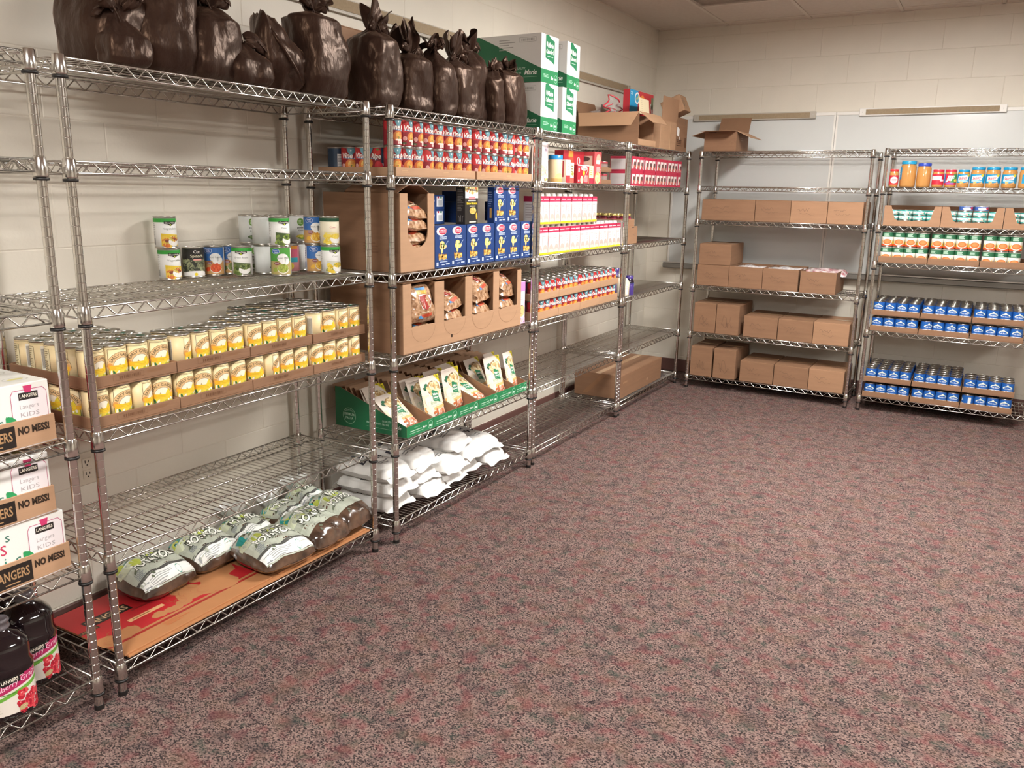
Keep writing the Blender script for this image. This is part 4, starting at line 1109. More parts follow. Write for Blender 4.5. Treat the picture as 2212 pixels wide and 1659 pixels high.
mb = MB(); mb.tube([_fs(0.02, k/8) for k in range(9)]+[_fs(0.02+0.96*k/10, 1) for k in range(11)]+[_fs(0.98, 1-k/6) for k in range(5)], 0.005, M_REDFILM, 5); mb.tube([_fs(0.25+0.05*k, 0.1+0.08*k) for k in range(8)], 0.004, M_REDFILM, 5); mb.build('red_edge', r)
r.location = (-0.27, 5.545, E1+0.20); r.rotation_euler = (0, 0, pi/2); tag(r, 'clear crumpled plastic bag with red edges in the torn carton', 'plastic bag')
mb = MB(); crumple_sheet(mb, 0.22, 0.06, M_FILM, 9); r = mb.build('plastic_bag'); r.location = (-0.36, 5.52, E1+0.195); r.rotation_euler = (0, 0, pi/2); tag(r, 'low clear plastic film showing over the torn carton edge', 'plastic bag')

# ---- unit E, bottom: long flat carton
a = Art().lines(0.12, 0.11, 0.12, 0.03, 1, '#9a7252', 1, 3); a.lines(0.55, 0.05, 0.03, 0.02, 2, '#d6b493', 1, 4)
r = closed_box('cardboard_box', 0.85, 0.355, 0.172, M_CARD2, front=a, left=Art().poly([(-0.30, 0.145), (-0.06, 0.145), (-0.06, 0.152), (-0.30, 0.152)], '#8a6344', 1).poly([(-0.14, 0.172), (-0.10, 0.172), (-0.25, 0.02), (-0.29, 0.02)], '#936a4a', 1.2))
r.location = (-0.024, 5.335, top('E', 6)); r.rotation_euler = (0, 0, pi/2+0.0); tag(r, 'long flat brown carton on the lowest shelf of the corner unit', 'box')

# ---- unit E, third shelf: small cartons with jars
z = top('E', 3)
a = Art(); scrib(a, 0.13, 0.06, 0.05, 0.02, 3); a.rect(0.10, 0.112, 0.04, 0.006, '#4a3426', 1)
r = closed_box('cardboard_box', 0.185, 0.30, 0.118, M_CARD, front=a, tape=False); r.location = (-0.03, 5.350, z); r.rotation_euler = (0, 0, pi/2); tag(r, 'brown carton under the jar tray, third shelf of corner unit', 'box')
tj = tray_mesh(0.165, 0.30, 0.05, m=M_CARD); o = obj('jar_tray', tj, None, (-0.035, 5.318, z+0.1188), pi/2); tag(o, 'brown tray of small red jars on top of a carton', 'tray')
M_JAM = mat('jam', '#6a2030', 0.15, coat=0.6); M_GOLD = mat('gold_lid', '#d6c27a', 0.35, 0.7)
mb = MB(); mb.lathe([(0.026, 0), (0.029, 0.004), (0.029, 0.055), (0.024, 0.064), (0.024, 0.068)], M_JAM, 14); rt = mb.build('jam_jar')
mb = MB(); mb.lathe([(0.0293, 0.012), (0.0293, 0.05)], ink('#b84a5c'), 14, cap0=False, cap1=False); Art().rect(0, 0.031, 0.03, 0.022, '#d8c8d8', 1).emit(mb, mp_cyl(0.0293), 0.006); lb = mb.build('label', rt)
mb = MB(); mb.lathe([(0.0265, 0.066), (0.0265, 0.08), (0.025, 0.0815)], M_GOLD, 14); ld = mb.build('lid', rt)
P_JAM = Proto(rt, [(lb, []), (ld, [])])
for i in range(2):
    for k in range(4):
        P_JAM.put((-0.035-0.037-k*0.068, 5.318+0.042+i*0.075, z+0.1188+0.0045), pi/2-0.5, 'small red jar with a gold lid in the tray, %s row, %s back' % (('left', 'right')[i], ORD[k]), 'jar', 'small jars')
r = closed_box('cardboard_box', 0.05, 0.26, 0.16, mat('pale_carton', '#d5ccc8', 0.5, var=0.1), tape=False); r.location = (-0.05, 5.284, z); r.rotation_euler = (0, 0, pi/2); tag(r, 'pale narrow carton wedged left of the jar carton', 'box')

# ---- flat printed cartons: generic proto
def carton(name, L, D_, H_, base, front=None, left=None, right=None, topa=None, ch=0.0012, cap=None):
    mb = MB(); mb.box((0, 0, 0), (L, D_, H_), ink(base) if isinstance(base, str) else base, ch=ch); root = mb.build(name); parts = []
    for nm, a, f in (('front_print', front, mp_front(0)), ('side_print', left, mp_left(0)), ('right_print', right, mp_right(L)), ('top_print', topa, mp_top(H_))):
        if a:
            mb = MB(); a.emit(mb, f); parts.append((mb.build(nm, root), []))
    if cap:
        parts.append((cap(root), []))
    return Proto(root, parts)
# unit C third shelf: rigatoni boxes
NV = '#1c3d78'
def art_riga(L=0.129, H_=0.188):
    a = Art(); c = L*0.5
    a.ell(c-0.012, H_*0.87, 0.040, 0.019, '#f4f2f0', 1, 18); a.ell(c-0.004, H_*0.868, 0.031, 0.0145, '#c22a4c', 2, 18); a.rect(c-0.004, H_*0.868, 0.047, 0.013, '#ecd2d8', 3); a.text('Barilla', c-0.004, H_*0.868-0.005, 0.0105, '#c22a4c', 4, bold=0.02, w_=0.042)
    a.rect(c, H_*0.715, 0.058, 0.0125, '#c9d7ea', 1); a.text('RIGATONI', c, H_*0.715-0.004, 0.0085, '#2a4a86', 3, bold=0.02, w_=0.052)
    for x, y, w_, h, ro in ((c-0.008, H_*0.585, 0.018, 0.014, 0), (c-0.006, H_*0.52, 0.014, 0.022, 0.1), (c-0.02, H_*0.505, 0.010, 0.016, 0.5), (c-0.010, H_*0.44, 0.009, 0.024, 0.0), (c+0.012, H_*0.495, 0.017, 0.012, 0.3)): a.ell(x, y, w_, h*0.75, '#efcf7c', 2, 12, ro)
    for x, y in ((c-0.006, H_*0.59), (c-0.006, H_*0.53), (c-0.009, H_*0.45)): a.ell(x, y, 0.007, 0.008, '#f6e3a4', 2.6, 8)
    a.ell(c+0.006, H_*0.545, 0.008, 0.004, '#6f8f4a', 3, 8)
    a.line([(c+0.018, H_*0.47), (c+0.024, H_*0.57), (c+0.04, H_*0.635)], 0.003, '#a9bddb', 3)
    a.rect(c-0.004, H_*0.265, 0.068, 0.023, '#8a5f2c', 1); a.blobs(c-0.004, H_*0.265, 0.058, 0.014, ['#d9ac58', '#c4913f', '#e8c878', '#a8752f'], 40, 0.0035, 0.006, 3, 2, None, 2.0)
    a.rect(c-0.002, H_*0.19, 0.07, 0.0022, '#7f97c4', 1); a.rect(c+0.004, H_*0.145, 0.06, 0.003, '#b9c8e4', 1); a.rect(c-0.046, H_*0.10, 0.014, 0.016, '#dfe9f4', 1); a.lines(c-0.046, H_*0.10, 0.009, 0.01, 2, '#5d88b8', 2, 2)
    a.rect(c, H_*0.075, 0.024, 0.004, '#c2cfe6', 1); a.rect(c+0.037, H_*0.085, 0.03, 0.006, '#c2cfe6', 1)
    return a
P_RIGA = carton('pasta_box', 0.129, 0.040, 0.188, NV, front=art_riga(), left=Art().lines(-0.020, 0.12, 0.026, 0.08, 7, '#8fa6d0', 1, 3).rect(-0.020, 0.05, 0.012, 0.05, '#d9ac58', 1))
z = top('C', 3); yy = [3.047, 3.181, 3.316, 3.450, 3.572, 3.700, 3.822]
tilt = (0, 0, 0, 0, 0.02, 0.0, 0.03)
for k, y in enumerate(yy):
    if k == 6: y = 3.7975
    elif k >= 4: y = [3.5785, 3.7095][k-4]-0.02*(k-4)
    o = P_RIGA.put((-0.006-0.003*(k % 2), 3.045+k*0.1298 if k < 6 else 3.045+6*0.1298, z), pi/2, 'blue rigatoni box in the bottom row, %s from left' % ORD[k], 'pasta box', 'blue pasta boxes')
    o.scale = (0.985, 1, 1)
for k, y in enumerate((3.55, 3.673)):
    o = P_RIGA.put((-0.006, y, z+0.1886), pi/2, 'blue rigatoni box standing in the upper row, %s of two' % ('left', 'right')[k], 'pasta box', 'blue pasta boxes'); o.scale = (0.94, 1, 0.96)
o = P_RIGA.put((-0.085, 3.68, z), pi/2, 'blue rigatoni box behind the bottom row at the right end', 'pasta box', 'blue pasta boxes')
o = P_RIGA.put((-0.07, 3.79, z+0.1886), pi/2, 'blue rigatoni box set back in the upper row, right end', 'pasta box', 'blue pasta boxes'); o.scale = (0.94, 1, 0.96)
# black elbow macaroni box
a = Art(); c = 0.066; a.rect(c, 0.158, 0.132, 0.028, '#d9cf8a', 1); a.blobs(c, 0.160, 0.11, 0.024, ['#efe6b4', '#8a9a4a', '#c96a3c', '#f3ecc8'], 30, 0.004, 0.007, 3, 2, None, 1.5); a.poly([(0, 0.12), (0.132, 0.12), (0.132, 0.15), (0.10, 0.142), (0.05, 0.14), (0, 0.152)], '#f0eee8', 2.8); a.ell(c, 0.148, 0.042, 0.016, '#f6f3ea', 3.2, 14); a.blobs(c, 0.15, 0.06, 0.02, ['#ecd890', '#f3e6b0', '#d8a45c'], 22, 0.003, 0.006, 5, 3.6, True, 1.6)
a.rect(c+0.004, 0.121, 0.07, 0.012, '#e08a8f', 4); a.rect(c+0.004, 0.109, 0.08, 0.005, '#d9d5cc', 1); a.text('Elbow Macaroni', c+0.004, 0.091, 0.011, '#e8cf38', 2, bold=0.03, w_=0.108); a.rect(c+0.01, 0.083, 0.06, 0.004, '#c9c5bc', 1); a.ell(c+0.014, 0.062, 0.034, 0.016, '#d9c068', 1, 16); a.blobs(c+0.014, 0.062, 0.056, 0.024, ['#c9ac50', '#e6d48a', '#bfa048'], 30, 0.003, 0.005, 7, 2, True, 1.5); a.ell(c+0.052, 0.036, 0.008, 0.017, '#e8b23c', 2, 10, 0.1); a.rect(c+0.012, 0.010, 0.07, 0.006, '#cfcac0', 1)
ls = Art().lines(-0.024, 0.11, 0.032, 0.10, 14, '#77736c', 1, 5); ls.line([(-0.030, 0.012), (-0.030, 0.03), (-0.034, 0.04)], 0.0015, '#a9a59c', 1); ls.line([(-0.022, 0.012), (-0.022, 0.042)], 0.0015, '#a9a59c', 1); ls.line([(-0.014, 0.012), (-0.014, 0.03), (-0.010, 0.04)], 0.0015, '#a9a59c', 1)
P_ELB = carton('pasta_box', 0.132, 0.048, 0.173, '#26231f', front=a, left=ls)
P_ELB.put((-0.006, 3.288, z+0.1886), pi/2+0.10, 'black elbow macaroni box standing on the blue boxes', 'pasta box')
# pasta boxes lying on end at the back left
a = Art(); a.rect(0.04, 0.035, 0.02, 0.036, '#e6eaf0', 1); a.ell(0.09, 0.040, 0.024, 0.014, '#f0eef0', 1); a.ell(0.092, 0.040, 0.018, 0.010, '#c22a4c', 2); a.rect(0.092, 0.020, 0.03, 0.005, '#8fa6d0', 1); a.rect(0.155, 0.036, 0.05, 0.046, '#e9ecef', 1); a.rect(0.158, 0.030, 0.03, 0.024, '#b9bfc6', 2); a.rect(0.143, 0.055, 0.012, 0.008, '#b8304c', 2); a.rect(0.165, 0.055, 0.012, 0.008, '#2f7a5c', 2)
P_END = carton('pasta_box', 0.195, 0.12, 0.066, NV, front=a)
for k in range(2):
    P_END.put((-0.10, 3.062, z+0.1886+k*0.0665), pi/2, 'blue pasta box lying flat with bar code end, %s of two' % ('lower', 'upper')[k], 'pasta box', 'blue pasta boxes')
for k in range(3):
    o = P_END.put((-0.11, 3.425+0.0*k, z+0.1886+k*0.0500), pi/2, 'blue pasta box lying behind the macaroni box, %s from bottom' % ORD[k], 'pasta box', 'blue pasta boxes'); o.scale = (0.60, 1, 0.75)
for k in range(2):
    o = P_END.put((-0.105, 3.815, z+0.1886+k*0.0500), pi/2, 'blue pasta box end with a white label, far right, %s of two' % ('lower', 'upper')[k], 'pasta box', 'blue pasta boxes'); o.scale = (0.5, 1, 0.75)

# unit D third shelf: white and pink cartons with white caps
def art_milk(L=0.0675, H_=0.150):
    a = Art(); a.rect(L/2, H_*0.9, L, H_*0.2, '#b8244c', 1); a.rect(L/2, H_*0.80, L, H_*0.06, '#c9476a', 1.2); a.rect(L/2, H_*0.895, L*0.8, 0.005, '#f3dfe4', 2)
    for k in range(5): a.ell(L*(0.1+0.2*k), H_*0.765, L*0.11, 0.006, '#f1e6e4', 2, 8)
    a.lines(L/2, H_*0.64, L*0.8, 0.016, 2, '#b5aaa8', 2, 4); a.text('2', L/2, H_*0.44, 0.016, '#9a8c86', 2, bold=0.02); a.rect(L*0.02, H_*0.35, L*0.04, H_*0.7, '#b8344c', 1)
    a.ell(L*0.55, H_*0.19, L*0.40, H_*0.16, '#cfb9ae', 2, 14); a.ell(L*0.55, H_*0.24, L*0.34, H_*0.13, '#bdaea6', 2.4, 14); a.ell(L*0.55, H_*0.12, L*0.34, H_*0.08, '#e3cbbd', 2.6, 12)
    a.rect(L/2, 0.0055, L, 0.011, '#ead21e', 3.5); return a
def milkcap(root):
    mb = MB(); mb.lathe([(0.014, 0.150), (0.014, 0.163), (0.0125, 0.165)], mat('white_cap', '#f0eeea', 0.35), 12, T=Matrix.Translation((0.034, 0.03, 0))); return mb.build('cap', root)
P_MILK = carton('drink_carton', 0.0675, 0.085, 0.150, '#efe9e4', front=art_milk(), left=Art().rect(-0.042, 0.135, 0.085, 0.03, '#b8244c', 1).lines(-0.042, 0.07, 0.06, 0.08, 6, '#c9bdb8', 1, 3), cap=milkcap)
z = top('D', 3)
for k in range(17):
    P_MILK.put((-0.012-0.002*(k % 2), 4.009+k*0.0693, z), pi/2, 'white and pink drink carton, lower row, %s from left' % ORD[k], 'carton', 'drink cartons')
o = MB().box((-0.10, 4.012, z+0.1655), (-0.012, 4.80, z+0.168), M_CARD3).build('cardboard_sheet'); tag(o, 'thin cardboard sheet between the two rows of drink cartons', 'sheet')
for k in range(11):
    P_MILK.put((-0.014-0.002*(k % 2), 4.012+k*0.0713, z+0.1684), pi/2, 'white and pink drink carton, upper row, %s from left' % ORD[k], 'carton', 'drink cartons')

# unit E second shelf: red and white cartons stacked two high
def art_red(L=0.072, H_=0.096):
    a = Art(); a.rect(L/2, H_*0.9, L, H_*0.2, '#c22848', 1); a.rect(L*0.5, H_*0.72, L*0.72, H_*0.16, '#f2ebe6', 2); a.poly([(L*0.12, H_*0.80), (L*0.48, H_*0.80), (L*0.34, H_*0.15), (L*0.06, H_*0.15)], '#efe3dd', 2.4); a.poly([(L*0.5, H_*0.62), (L, H_*0.62), (L, H_*0.36), (L*0.42, H_*0.36)], '#6b4b46', 2); a.blobs(L*0.7, H_*0.30, L*0.5, H_*0.2, ['#e8b0a0', '#f2e6dc', '#c8505a', '#d9a070'], 14, 0.003, 0.007, 3, 3); a.rect(L/2, H_*0.06, L, H_*0.12, '#c22848', 3.9); return a
P_RED = carton('soup_carton', 0.072, 0.16, 0.096, '#b8304c', front=art_red(), left=Art().rect(-0.08, 0.045, 0.15, 0.07, '#cfc6c6', 1))
z = top('E', 2)
for lev in range(2):
    for k in range(14):
        if k == 13: continue
        P_RED.put((-0.020-0.004*((k*7) % 3), 5.352+k*0.0785, z+lev*0.0965), pi/2, 'red and white carton, %s row on the corner unit, %s from left' % (('lower', 'upper')[lev], ORD[k]), 'carton', 'red cartons')

# ================================================================== unit D second shelf: mixed groceries
z = top('D', 2)
# mashed potato pouch
def pouch_fn(w_, h, t, wob=0.0, seed=0):
    R_ = random.Random(seed); c1, c2 = R_.uniform(0, 6), R_.uniform(0, 6)
    def th(u, v):                      # half thickness; u -1..1 , v 0..1
        base = t*(1-v)**0.75*(1-abs(u)**3)**0.6
        if v < 0.08: base *= 0.55+0.45*v/0.08
        return max(0.0005, base+0.0015*sin(7*u+c1)*sin(5*v+c2)*(1-v))
    def pt(a, b, sgn, h_=0.0):
        u = max(-1, min(1, a/(w_/2))); v = max(0, min(1, b/h)); y = -sgn*th(u, v)+wob*sin(3*v+c2)*0.5
        return (a*(1-0.04*(1-v)*v), y-sgn*h_, b)
    return pt
def pouch(name, w_, h, t, base, art, seed=0, back=None, nx=10, ny=10, wob=0.0):
    pt = pouch_fn(w_, h, t, wob, seed); mb = MB(); m = ink(base, 0.35) if isinstance(base, str) else base
    mb.grid(lambda i, j: pt((i-0.5)*w_, j*h, 1), nx, ny, m); mb.grid(lambda i, j: pt((i-0.5)*w_, j*h, -1), nx, ny, back or m, flip=True)
    mb.grid(lambda i, j: Vector(pt((i-0.5)*w_, 0, 1)).lerp(Vector(pt((i-0.5)*w_, 0, -1)), 1-j), nx, 1, m)
    root = mb.build(name); parts = []
    if art:
        mb = MB(); art.emit(mb, lambda a, b, hh: pt(a, b, 1, hh+0.0003), step=w_/12); parts.append((mb.build('print', root), []))
    return Proto(root, parts)
a = Art(); a.poly([(-0.03, 0.02), (0.075, 0.02), (0.075, 0.16), (0.04, 0.10), (0.0, 0.04)], '#ece4de', 1); a.line([(0.07, 0.205), (0.062, 0.13), (0.02, 0.04)], 0.003, '#9a3044', 3); a.poly([(0.02, 0.03), (0.012, 0.012), (0.03, 0.006), (0.045, 0.01), (0.03, 0.05)], '#e8c860', 3.4); a.ell(0.045, 0.172, 0.014, 0.014, '#b8a8b4', 2, 14); a.ell(0.045, 0.172, 0.006, 0.006, '#6d5a66', 3, 10)
a.text('Buttery', -0.02, 0.135, 0.012, '#c6a9a4', 2); a.text('Homestyle', -0.02, 0.116, 0.010, '#c6a9a4', 2); a.ell(-0.02, 0.06, 0.05, 0.03, '#dcd2a8', 2, 14); a.blobs(-0.02, 0.06, 0.07, 0.04, ['#efe8c8', '#d2c68e', '#c6c08a'], 22, 0.006, 0.012, 4, 2.4, True); a.rect(0.058, 0.022, 0.014, 0.022, '#8a7f7c', 3)
P_MASH = pouch('potato_pouch', 0.165, 0.212, 0.022, '#e6dcdc', a, 3)
P_MASH.put((-0.065, 4.135, z), pi/2, 'white mashed potato pouch standing left of the canister', 'pouch')
a2 = Art(); a2.poly([(-0.06, 0.02), (0.0, 0.02), (0.0, 0.2), (-0.06, 0.2)], '#d9b8a8', 1); a2.poly([(0.0, 0.0), (0.06, 0.0), (0.06, 0.2), (0.01, 0.2)], '#8a3a3c', 1); a2.ell(0.0, 0.06, 0.04, 0.04, '#b88a70', 2); a2.ell(0.0, 0.15, 0.03, 0.03, '#e6d6cc', 2)
P_TALL = pouch('potato_pouch', 0.13, 0.205, 0.03, '#d8c4bc', a2, 5)
P_TALL.put((-0.08, 4.062, z), pi/2+0.5, 'tall pale pouch with brown print behind the shelf post', 'pouch')
# canister with blue lid
M_BCAP = mat('blue_cap', '#1f86c8', 0.35)
mb = MB(); mb.lathe([(0.039, 0), (0.040, 0.002), (0.040, 0.128), (0.039, 0.13)], ink('#e8d2a8'), 24); r = mb.build('canister'); mb = MB(); mb.lathe([(0.0412, 0.124), (0.0412, 0.146), (0.039, 0.148)], M_BCAP, 24, cap0=False); mb.build('lid', r)
mb = MB(); a = Art().ell(0.0, 0.02, 0.03, 0.03, '#e8cf8a', 1).rect(0, 0.012, 0.11, 0.018, '#cfa060', 1.4).lines(0.02, 0.10, 0.02, 0.012, 2, '#b89a78', 1, 2); a.emit(mb, mp_cyl(0.0402), 0.006); mb.build('label', r)
r.location = (-0.055, 4.292, z); r.rotation_euler = (0, 0, pi/2-0.4); tag(r, 'cream canister with a bright blue lid', 'canister')
def sbox(name, y, x, L, D_, H_, base, front, left, label, rot=0.0, zz=None):
    P = carton(name, L, D_, H_, base, front, left); return P.put((x, y, (z if zz is None else zz)), pi/2+rot, label, 'box', 'groceries on the mixed shelf')
sbox('food_box', 4.345, -0.012, 0.052, 0.13, 0.126, '#efe9e0', Art().rect(0.026, 0.085, 0.052, 0.08, '#f3efe8', 1).rect(0.026, 0.02, 0.052, 0.04, '#d0343c', 1).lines(0.026, 0.09, 0.03, 0.05, 3, '#b9a79c', 2, 3), Art().rect(-0.07, 0.075, 0.11, 0.09, '#b8344c', 1), 'narrow white box with red base beside the canister')
sbox('food_box', 4.402, -0.012, 0.045, 0.12, 0.112, '#f0e6c8', Art().lines(0.022, 0.07, 0.03, 0.06, 4, '#8a7a4c', 1, 6).rect(0.022, 0.014, 0.045, 0.028, '#e0584c', 1).ell(0.026, 0.05, 0.014, 0.01, '#9aa04a', 2), None, 'narrow cream box with red base, right of the white one')
sbox('food_box', 4.455, -0.085, 0.30, 0.06, 0.185, '#a32430', Art().poly([(0.07, 0.09), (0.13, 0.08), (0.13, 0.185), (0.06, 0.185)], '#b84a34', 1).poly([(0.06, 0.15), (0.12, 0.15), (0.12, 0.183), (0.07, 0.183)], '#e0903c', 2).ell(0.20, 0.13, 0.022, 0.022, '#e8d8d4', 1, 12).ell(0.20, 0.13, 0.013, 0.02, '#a32430', 2, 10).lines(0.20, 0.098, 0.07, 0.012, 1, '#ead8d4', 1, 3).rect(0.05, 0.05, 0.06, 0.09, '#c89a48', 1), None, 'large dark red box standing behind the small red box')
sbox('food_box', 4.492, -0.010, 0.158, 0.06, 0.104, '#b02034', Art().rect(0.018, 0.075, 0.016, 0.022, '#efe0d8', 1).ell(0.09, 0.085, 0.045, 0.014, '#f3ead8', 1, 12).text("Tony's", 0.09, 0.078, 0.014, '#8a1c2c', 2, bold=0.02, w_=0.07).ell(0.085, 0.058, 0.016, 0.014, '#e8c030', 2, 10).line([(0.10, 0.03), (0.14, 0.08)], 0.005, '#e8d0c8', 2).ell(0.06, 0.02, 0.022, 0.022, '#f0d8a8', 2, 12).rect(0.115, 0.026, 0.05, 0.04, '#c88a88', 2).rect(0.018, 0.014, 0.016, 0.012, '#efe0d8', 1).rect(0.08, 0.101, 0.158, 0.006, '#e6d2cc', 1), None, 'small red box with a white banner, front of the mixed shelf')
sbox('food_box', 4.655, -0.010, 0.06, 0.05, 0.103, '#f0e2a8', Art().rect(0.03, 0.066, 0.056, 0.072, '#f2e8b8', 1).lines(0.03, 0.07, 0.04, 0.05, 4, '#c8a848', 2, 3).rect(0.03, 0.016, 0.06, 0.032, '#a82440', 1), None, 'small yellow box with dark red base')
sbox('food_box', 4.728, -0.012, 0.098, 0.16, 0.188, '#b8484c', Art().ell(0.055, 0.145, 0.032, 0.030, '#d9a08c', 1).rect(0.05, 0.128, 0.05, 0.022, '#f0dcd8', 2).rect(0.055, 0.085, 0.05, 0.03, '#d89a98', 1).ell(0.05, 0.035, 0.036, 0.035, '#e8c890', 1, 14).blobs(0.05, 0.035, 0.05, 0.05, ['#f0dcb0', '#d8ac68'], 12, 0.006, 0.010, 4, 2, True).lines(0.085, 0.05, 0.01, 0.08, 6, '#e0b8a8', 1, 2), Art().rect(-0.08, 0.085, 0.13, 0.155, '#d3c6b8', 1).ell(-0.08, 0.145, 0.05, 0.016, '#4a4440', 2, 14).lines(-0.08, 0.09, 0.10, 0.05, 5, '#8a7f76', 2, 4), 'tall red and tan box with dumpling picture, right of the red box', -0.02)
# dark shrink-wrapped cans at the right end, in shadow
P_DK = can_proto('fruit_cup', 0.036, 0.062, ink('#7a4a44'), lambda a: a.rect(0, 0.055, 0.22, 0.008, '#a83040', 1).rect(0, 0.03, 0.22, 0.03, '#8f7a74', 1), n=16)
for lev in range(2):
    o = obj('can_tray', tray_mesh(0.27, 0.30, 0.03, m=M_CARD2), None, (-0.09, 4.90, z+lev*0.0775), pi/2); tag(o, 'shaded tray of small cups, %s of two, right of the boxes' % ('lower', 'upper')[lev], 'tray', 'cup trays')
    for c in range(3):
        for rw in range(2): P_DK.put((-0.09-0.045-rw*0.08, 4.90+0.045+c*0.088, z+lev*0.0775+0.0045), pi/2, 'small shaded fruit cup, %s tray, %s row, %s from left' % (('lower', 'upper')[lev], ORD[rw], ORD[c]), 'cup', 'fruit cups')

# ================================================================== unit E fourth shelf: bottles
z = top('E', 4)
M_PUR = mat('purple_plastic', '#4b3a86', 0.25, coat=0.4); M_CRM = mat('cream_plastic', '#e9dfc8', 0.35, coat=0.2); M_DKG = mat('dark_grape', '#231a2c', 0.15, coat=0.6)
def bottle(name, prof, m, cap, mc, loc, label, cat, art=None, Rl=None, sq=0.0, rz=pi/2):
    mb = MB(); mb.lathe(prof, m, 20, sq=sq); r = mb.build(name); mb = MB(); mb.lathe(cap, mc, 16); mb.build('cap', r)
    if art:
        mb = MB(); art.emit(mb, mp_cyl(Rl), 0.006); mb.build('label', r)
    r.location = loc; r.rotation_euler = (0, 0, rz); tag(r, label, cat); return r
bottle('syrup_jug', [(0.045, 0), (0.052, 0.008), (0.052, 0.095), (0.04, 0.118), (0.026, 0.128), (0.026, 0.132)], M_CRM, [(0.03, 0.132), (0.03, 0.15), (0.028, 0.152)], mat('white_cap', '#f0eeea', 0.35), (-0.066, 5.378, z), 'white plastic jar beside the shelf post, bottle shelf', 'jar', Art().rect(0, 0.05, 0.11, 0.07, '#efe4e0', 1).lines(0, 0.06, 0.06, 0.03, 2, '#d9c8c4', 2, 3), 0.0524, 0.6, pi/2-0.3)
for k, (x, y, hh) in enumerate(((-0.13, 5.43, 0.185), (-0.12, 5.335, 0.18))):
    bottle('juice_bottle', [(0.036, 0), (0.04, 0.006), (0.04, 0.075), (0.034, 0.09), (0.04, 0.105), (0.036, hh-0.06), (0.016, hh-0.03), (0.016, hh-0.022)], M_PUR, [(0.02, hh-0.024), (0.021, hh-0.002), (0.018, hh)], M_PUR, (x, y, z), 'purple juice bottle, %s of two tall ones on the corner unit' % ('right', 'left')[k], 'bottle')
bottle('grape_jelly', [(0.032, 0), (0.035, 0.005), (0.035, 0.085), (0.03, 0.10), (0.026, 0.108)], M_DKG, [(0.028, 0.107), (0.03, 0.128), (0.027, 0.13)], M_PUR, (-0.07, 5.53, z), 'dark grape jelly bottle with blue label and purple cap', 'bottle', Art().rect(0, 0.047, 0.11, 0.065, '#2a5fb0', 1).rect(0.0, 0.056, 0.04, 0.010, '#dfe8f2', 2).rect(0.0, 0.038, 0.03, 0.006, '#dfe8f2', 2).ell(0.0, 0.02, 0.022, 0.012, '#d9d2e2', 2).blobs(0.0, 0.02, 0.03, 0.014, ['#4b3a86', '#7a6ab0'], 9, 0.003, 0.004, 3, 3), 0.0353, 0, pi/2-0.3)
bottle('small_cup', [(0.026, 0), (0.028, 0.004), (0.028, 0.07), (0.026, 0.075)], M_PUR, [(0.027, 0.074), (0.027, 0.08)], M_PUR, (-0.035, 5.46, z), 'short purple jar in front of the tall purple bottles', 'jar')

# ================================================================== unit G second shelf: peanut butter jars
z = top('G', 2)
M_PB = mat('peanut_butter', '#c08a4c', 0.22, coat=0.7, var=0.06, vscale=15)
def jar(R_, H_, cap, label, x, art=None, lw=None, dy=0.0, lx=0.0):
    mb = MB(); hc = H_*0.12
    mb.lathe([(R_*0.88, 0), (R_*0.98, 0.004), (R_, 0.012), (R_, H_*0.76), (R_*0.93, H_*0.83), (R_*0.86, H_*0.87), (R_*0.86, H_*0.9)], M_PB, 24); r = mb.build('peanut_butter_jar')
    mb = MB(); mb.lathe([(R_*0.93, H_-hc), (R_*0.94, H_-0.003), (R_*0.91, H_)], mat('cap_'+cap.strip('#'), cap, 0.35), 24); mb.build('lid', r)
    if art:
        mb = MB(); art.emit(mb, mp_cyl(R_*1.002), 0.006); mb.build('label', r)
    r.location = (x, YFR+R_+0.012+dy, z); r.rotation_euler = (0, 0, lx); tag(r, label, 'jar', 'peanut butter jars'); return r
def a_skip(w_=0.10):
    a = Art().rect(0, 0.058, w_, 0.056, '#1790bf', 1); a.poly([(-0.034, 0.04), (-0.03, 0.072), (0.02, 0.080), (0.036, 0.070), (0.03, 0.05), (-0.01, 0.052)], '#f3f0ee', 2); a.text('Skippy', 0, 0.055, 0.016, '#b8304c', 3, bold=0.03, shear=0.25, w_=0.052, rot=0.15); a.poly([(-0.035, 0.046), (0.0, 0.05), (0.035, 0.044), (0.03, 0.036), (-0.03, 0.038)], '#9cc8e4', 2.5); a.blobs(0.01, 0.032, 0.05, 0.012, ['#d08a4c', '#e6b06a'], 8, 0.004, 0.007, 3, 3); a.ell(0.035, 0.078, 0.012, 0.008, '#d9cf3c', 3, 10); return a
def a_jif():
    a = Art().rect(0, 0.052, 0.13, 0.072, '#c8253c', 1); a.poly([(0.0, 0.03), (0.05, 0.03), (0.05, 0.085), (0.02, 0.085)], '#3f8f4a', 1.5); a.rect(-0.045, 0.058, 0.03, 0.06, '#3f6fb0', 1.5); a.text('JIF', 0.0, 0.045, 0.030, '#f6f2ee', 3, bold=0.05, shear=0.2, w_=0.056); a.ell(0.036, 0.045, 0.012, 0.010, '#e8c83c', 3.2); a.rect(0.0, 0.025, 0.05, 0.012, '#9a5aa0', 2); return a
jar(0.0300, 0.117, '#cf2f38', 'small peanut butter jar with red lid, leftmost', 1.487, Art().rect(0, 0.045, 0.19, 0.062, '#c8303c', 1).ell(0.0, 0.045, 0.026, 0.022, '#f0dcd8', 2, 16).lines(0, 0.045, 0.03, 0.016, 2, '#c8808c', 3, 2), lx=0.2)
jar(0.0505, 0.172, '#1f93bf', 'tallest peanut butter jar with teal blue lid', 1.573, Art().rect(-0.066, 0.09, 0.045, 0.08, '#2f94c8', 1).lines(-0.066, 0.08, 0.03, 0.05, 5, '#cfe4f0', 2, 3), lx=0.05)
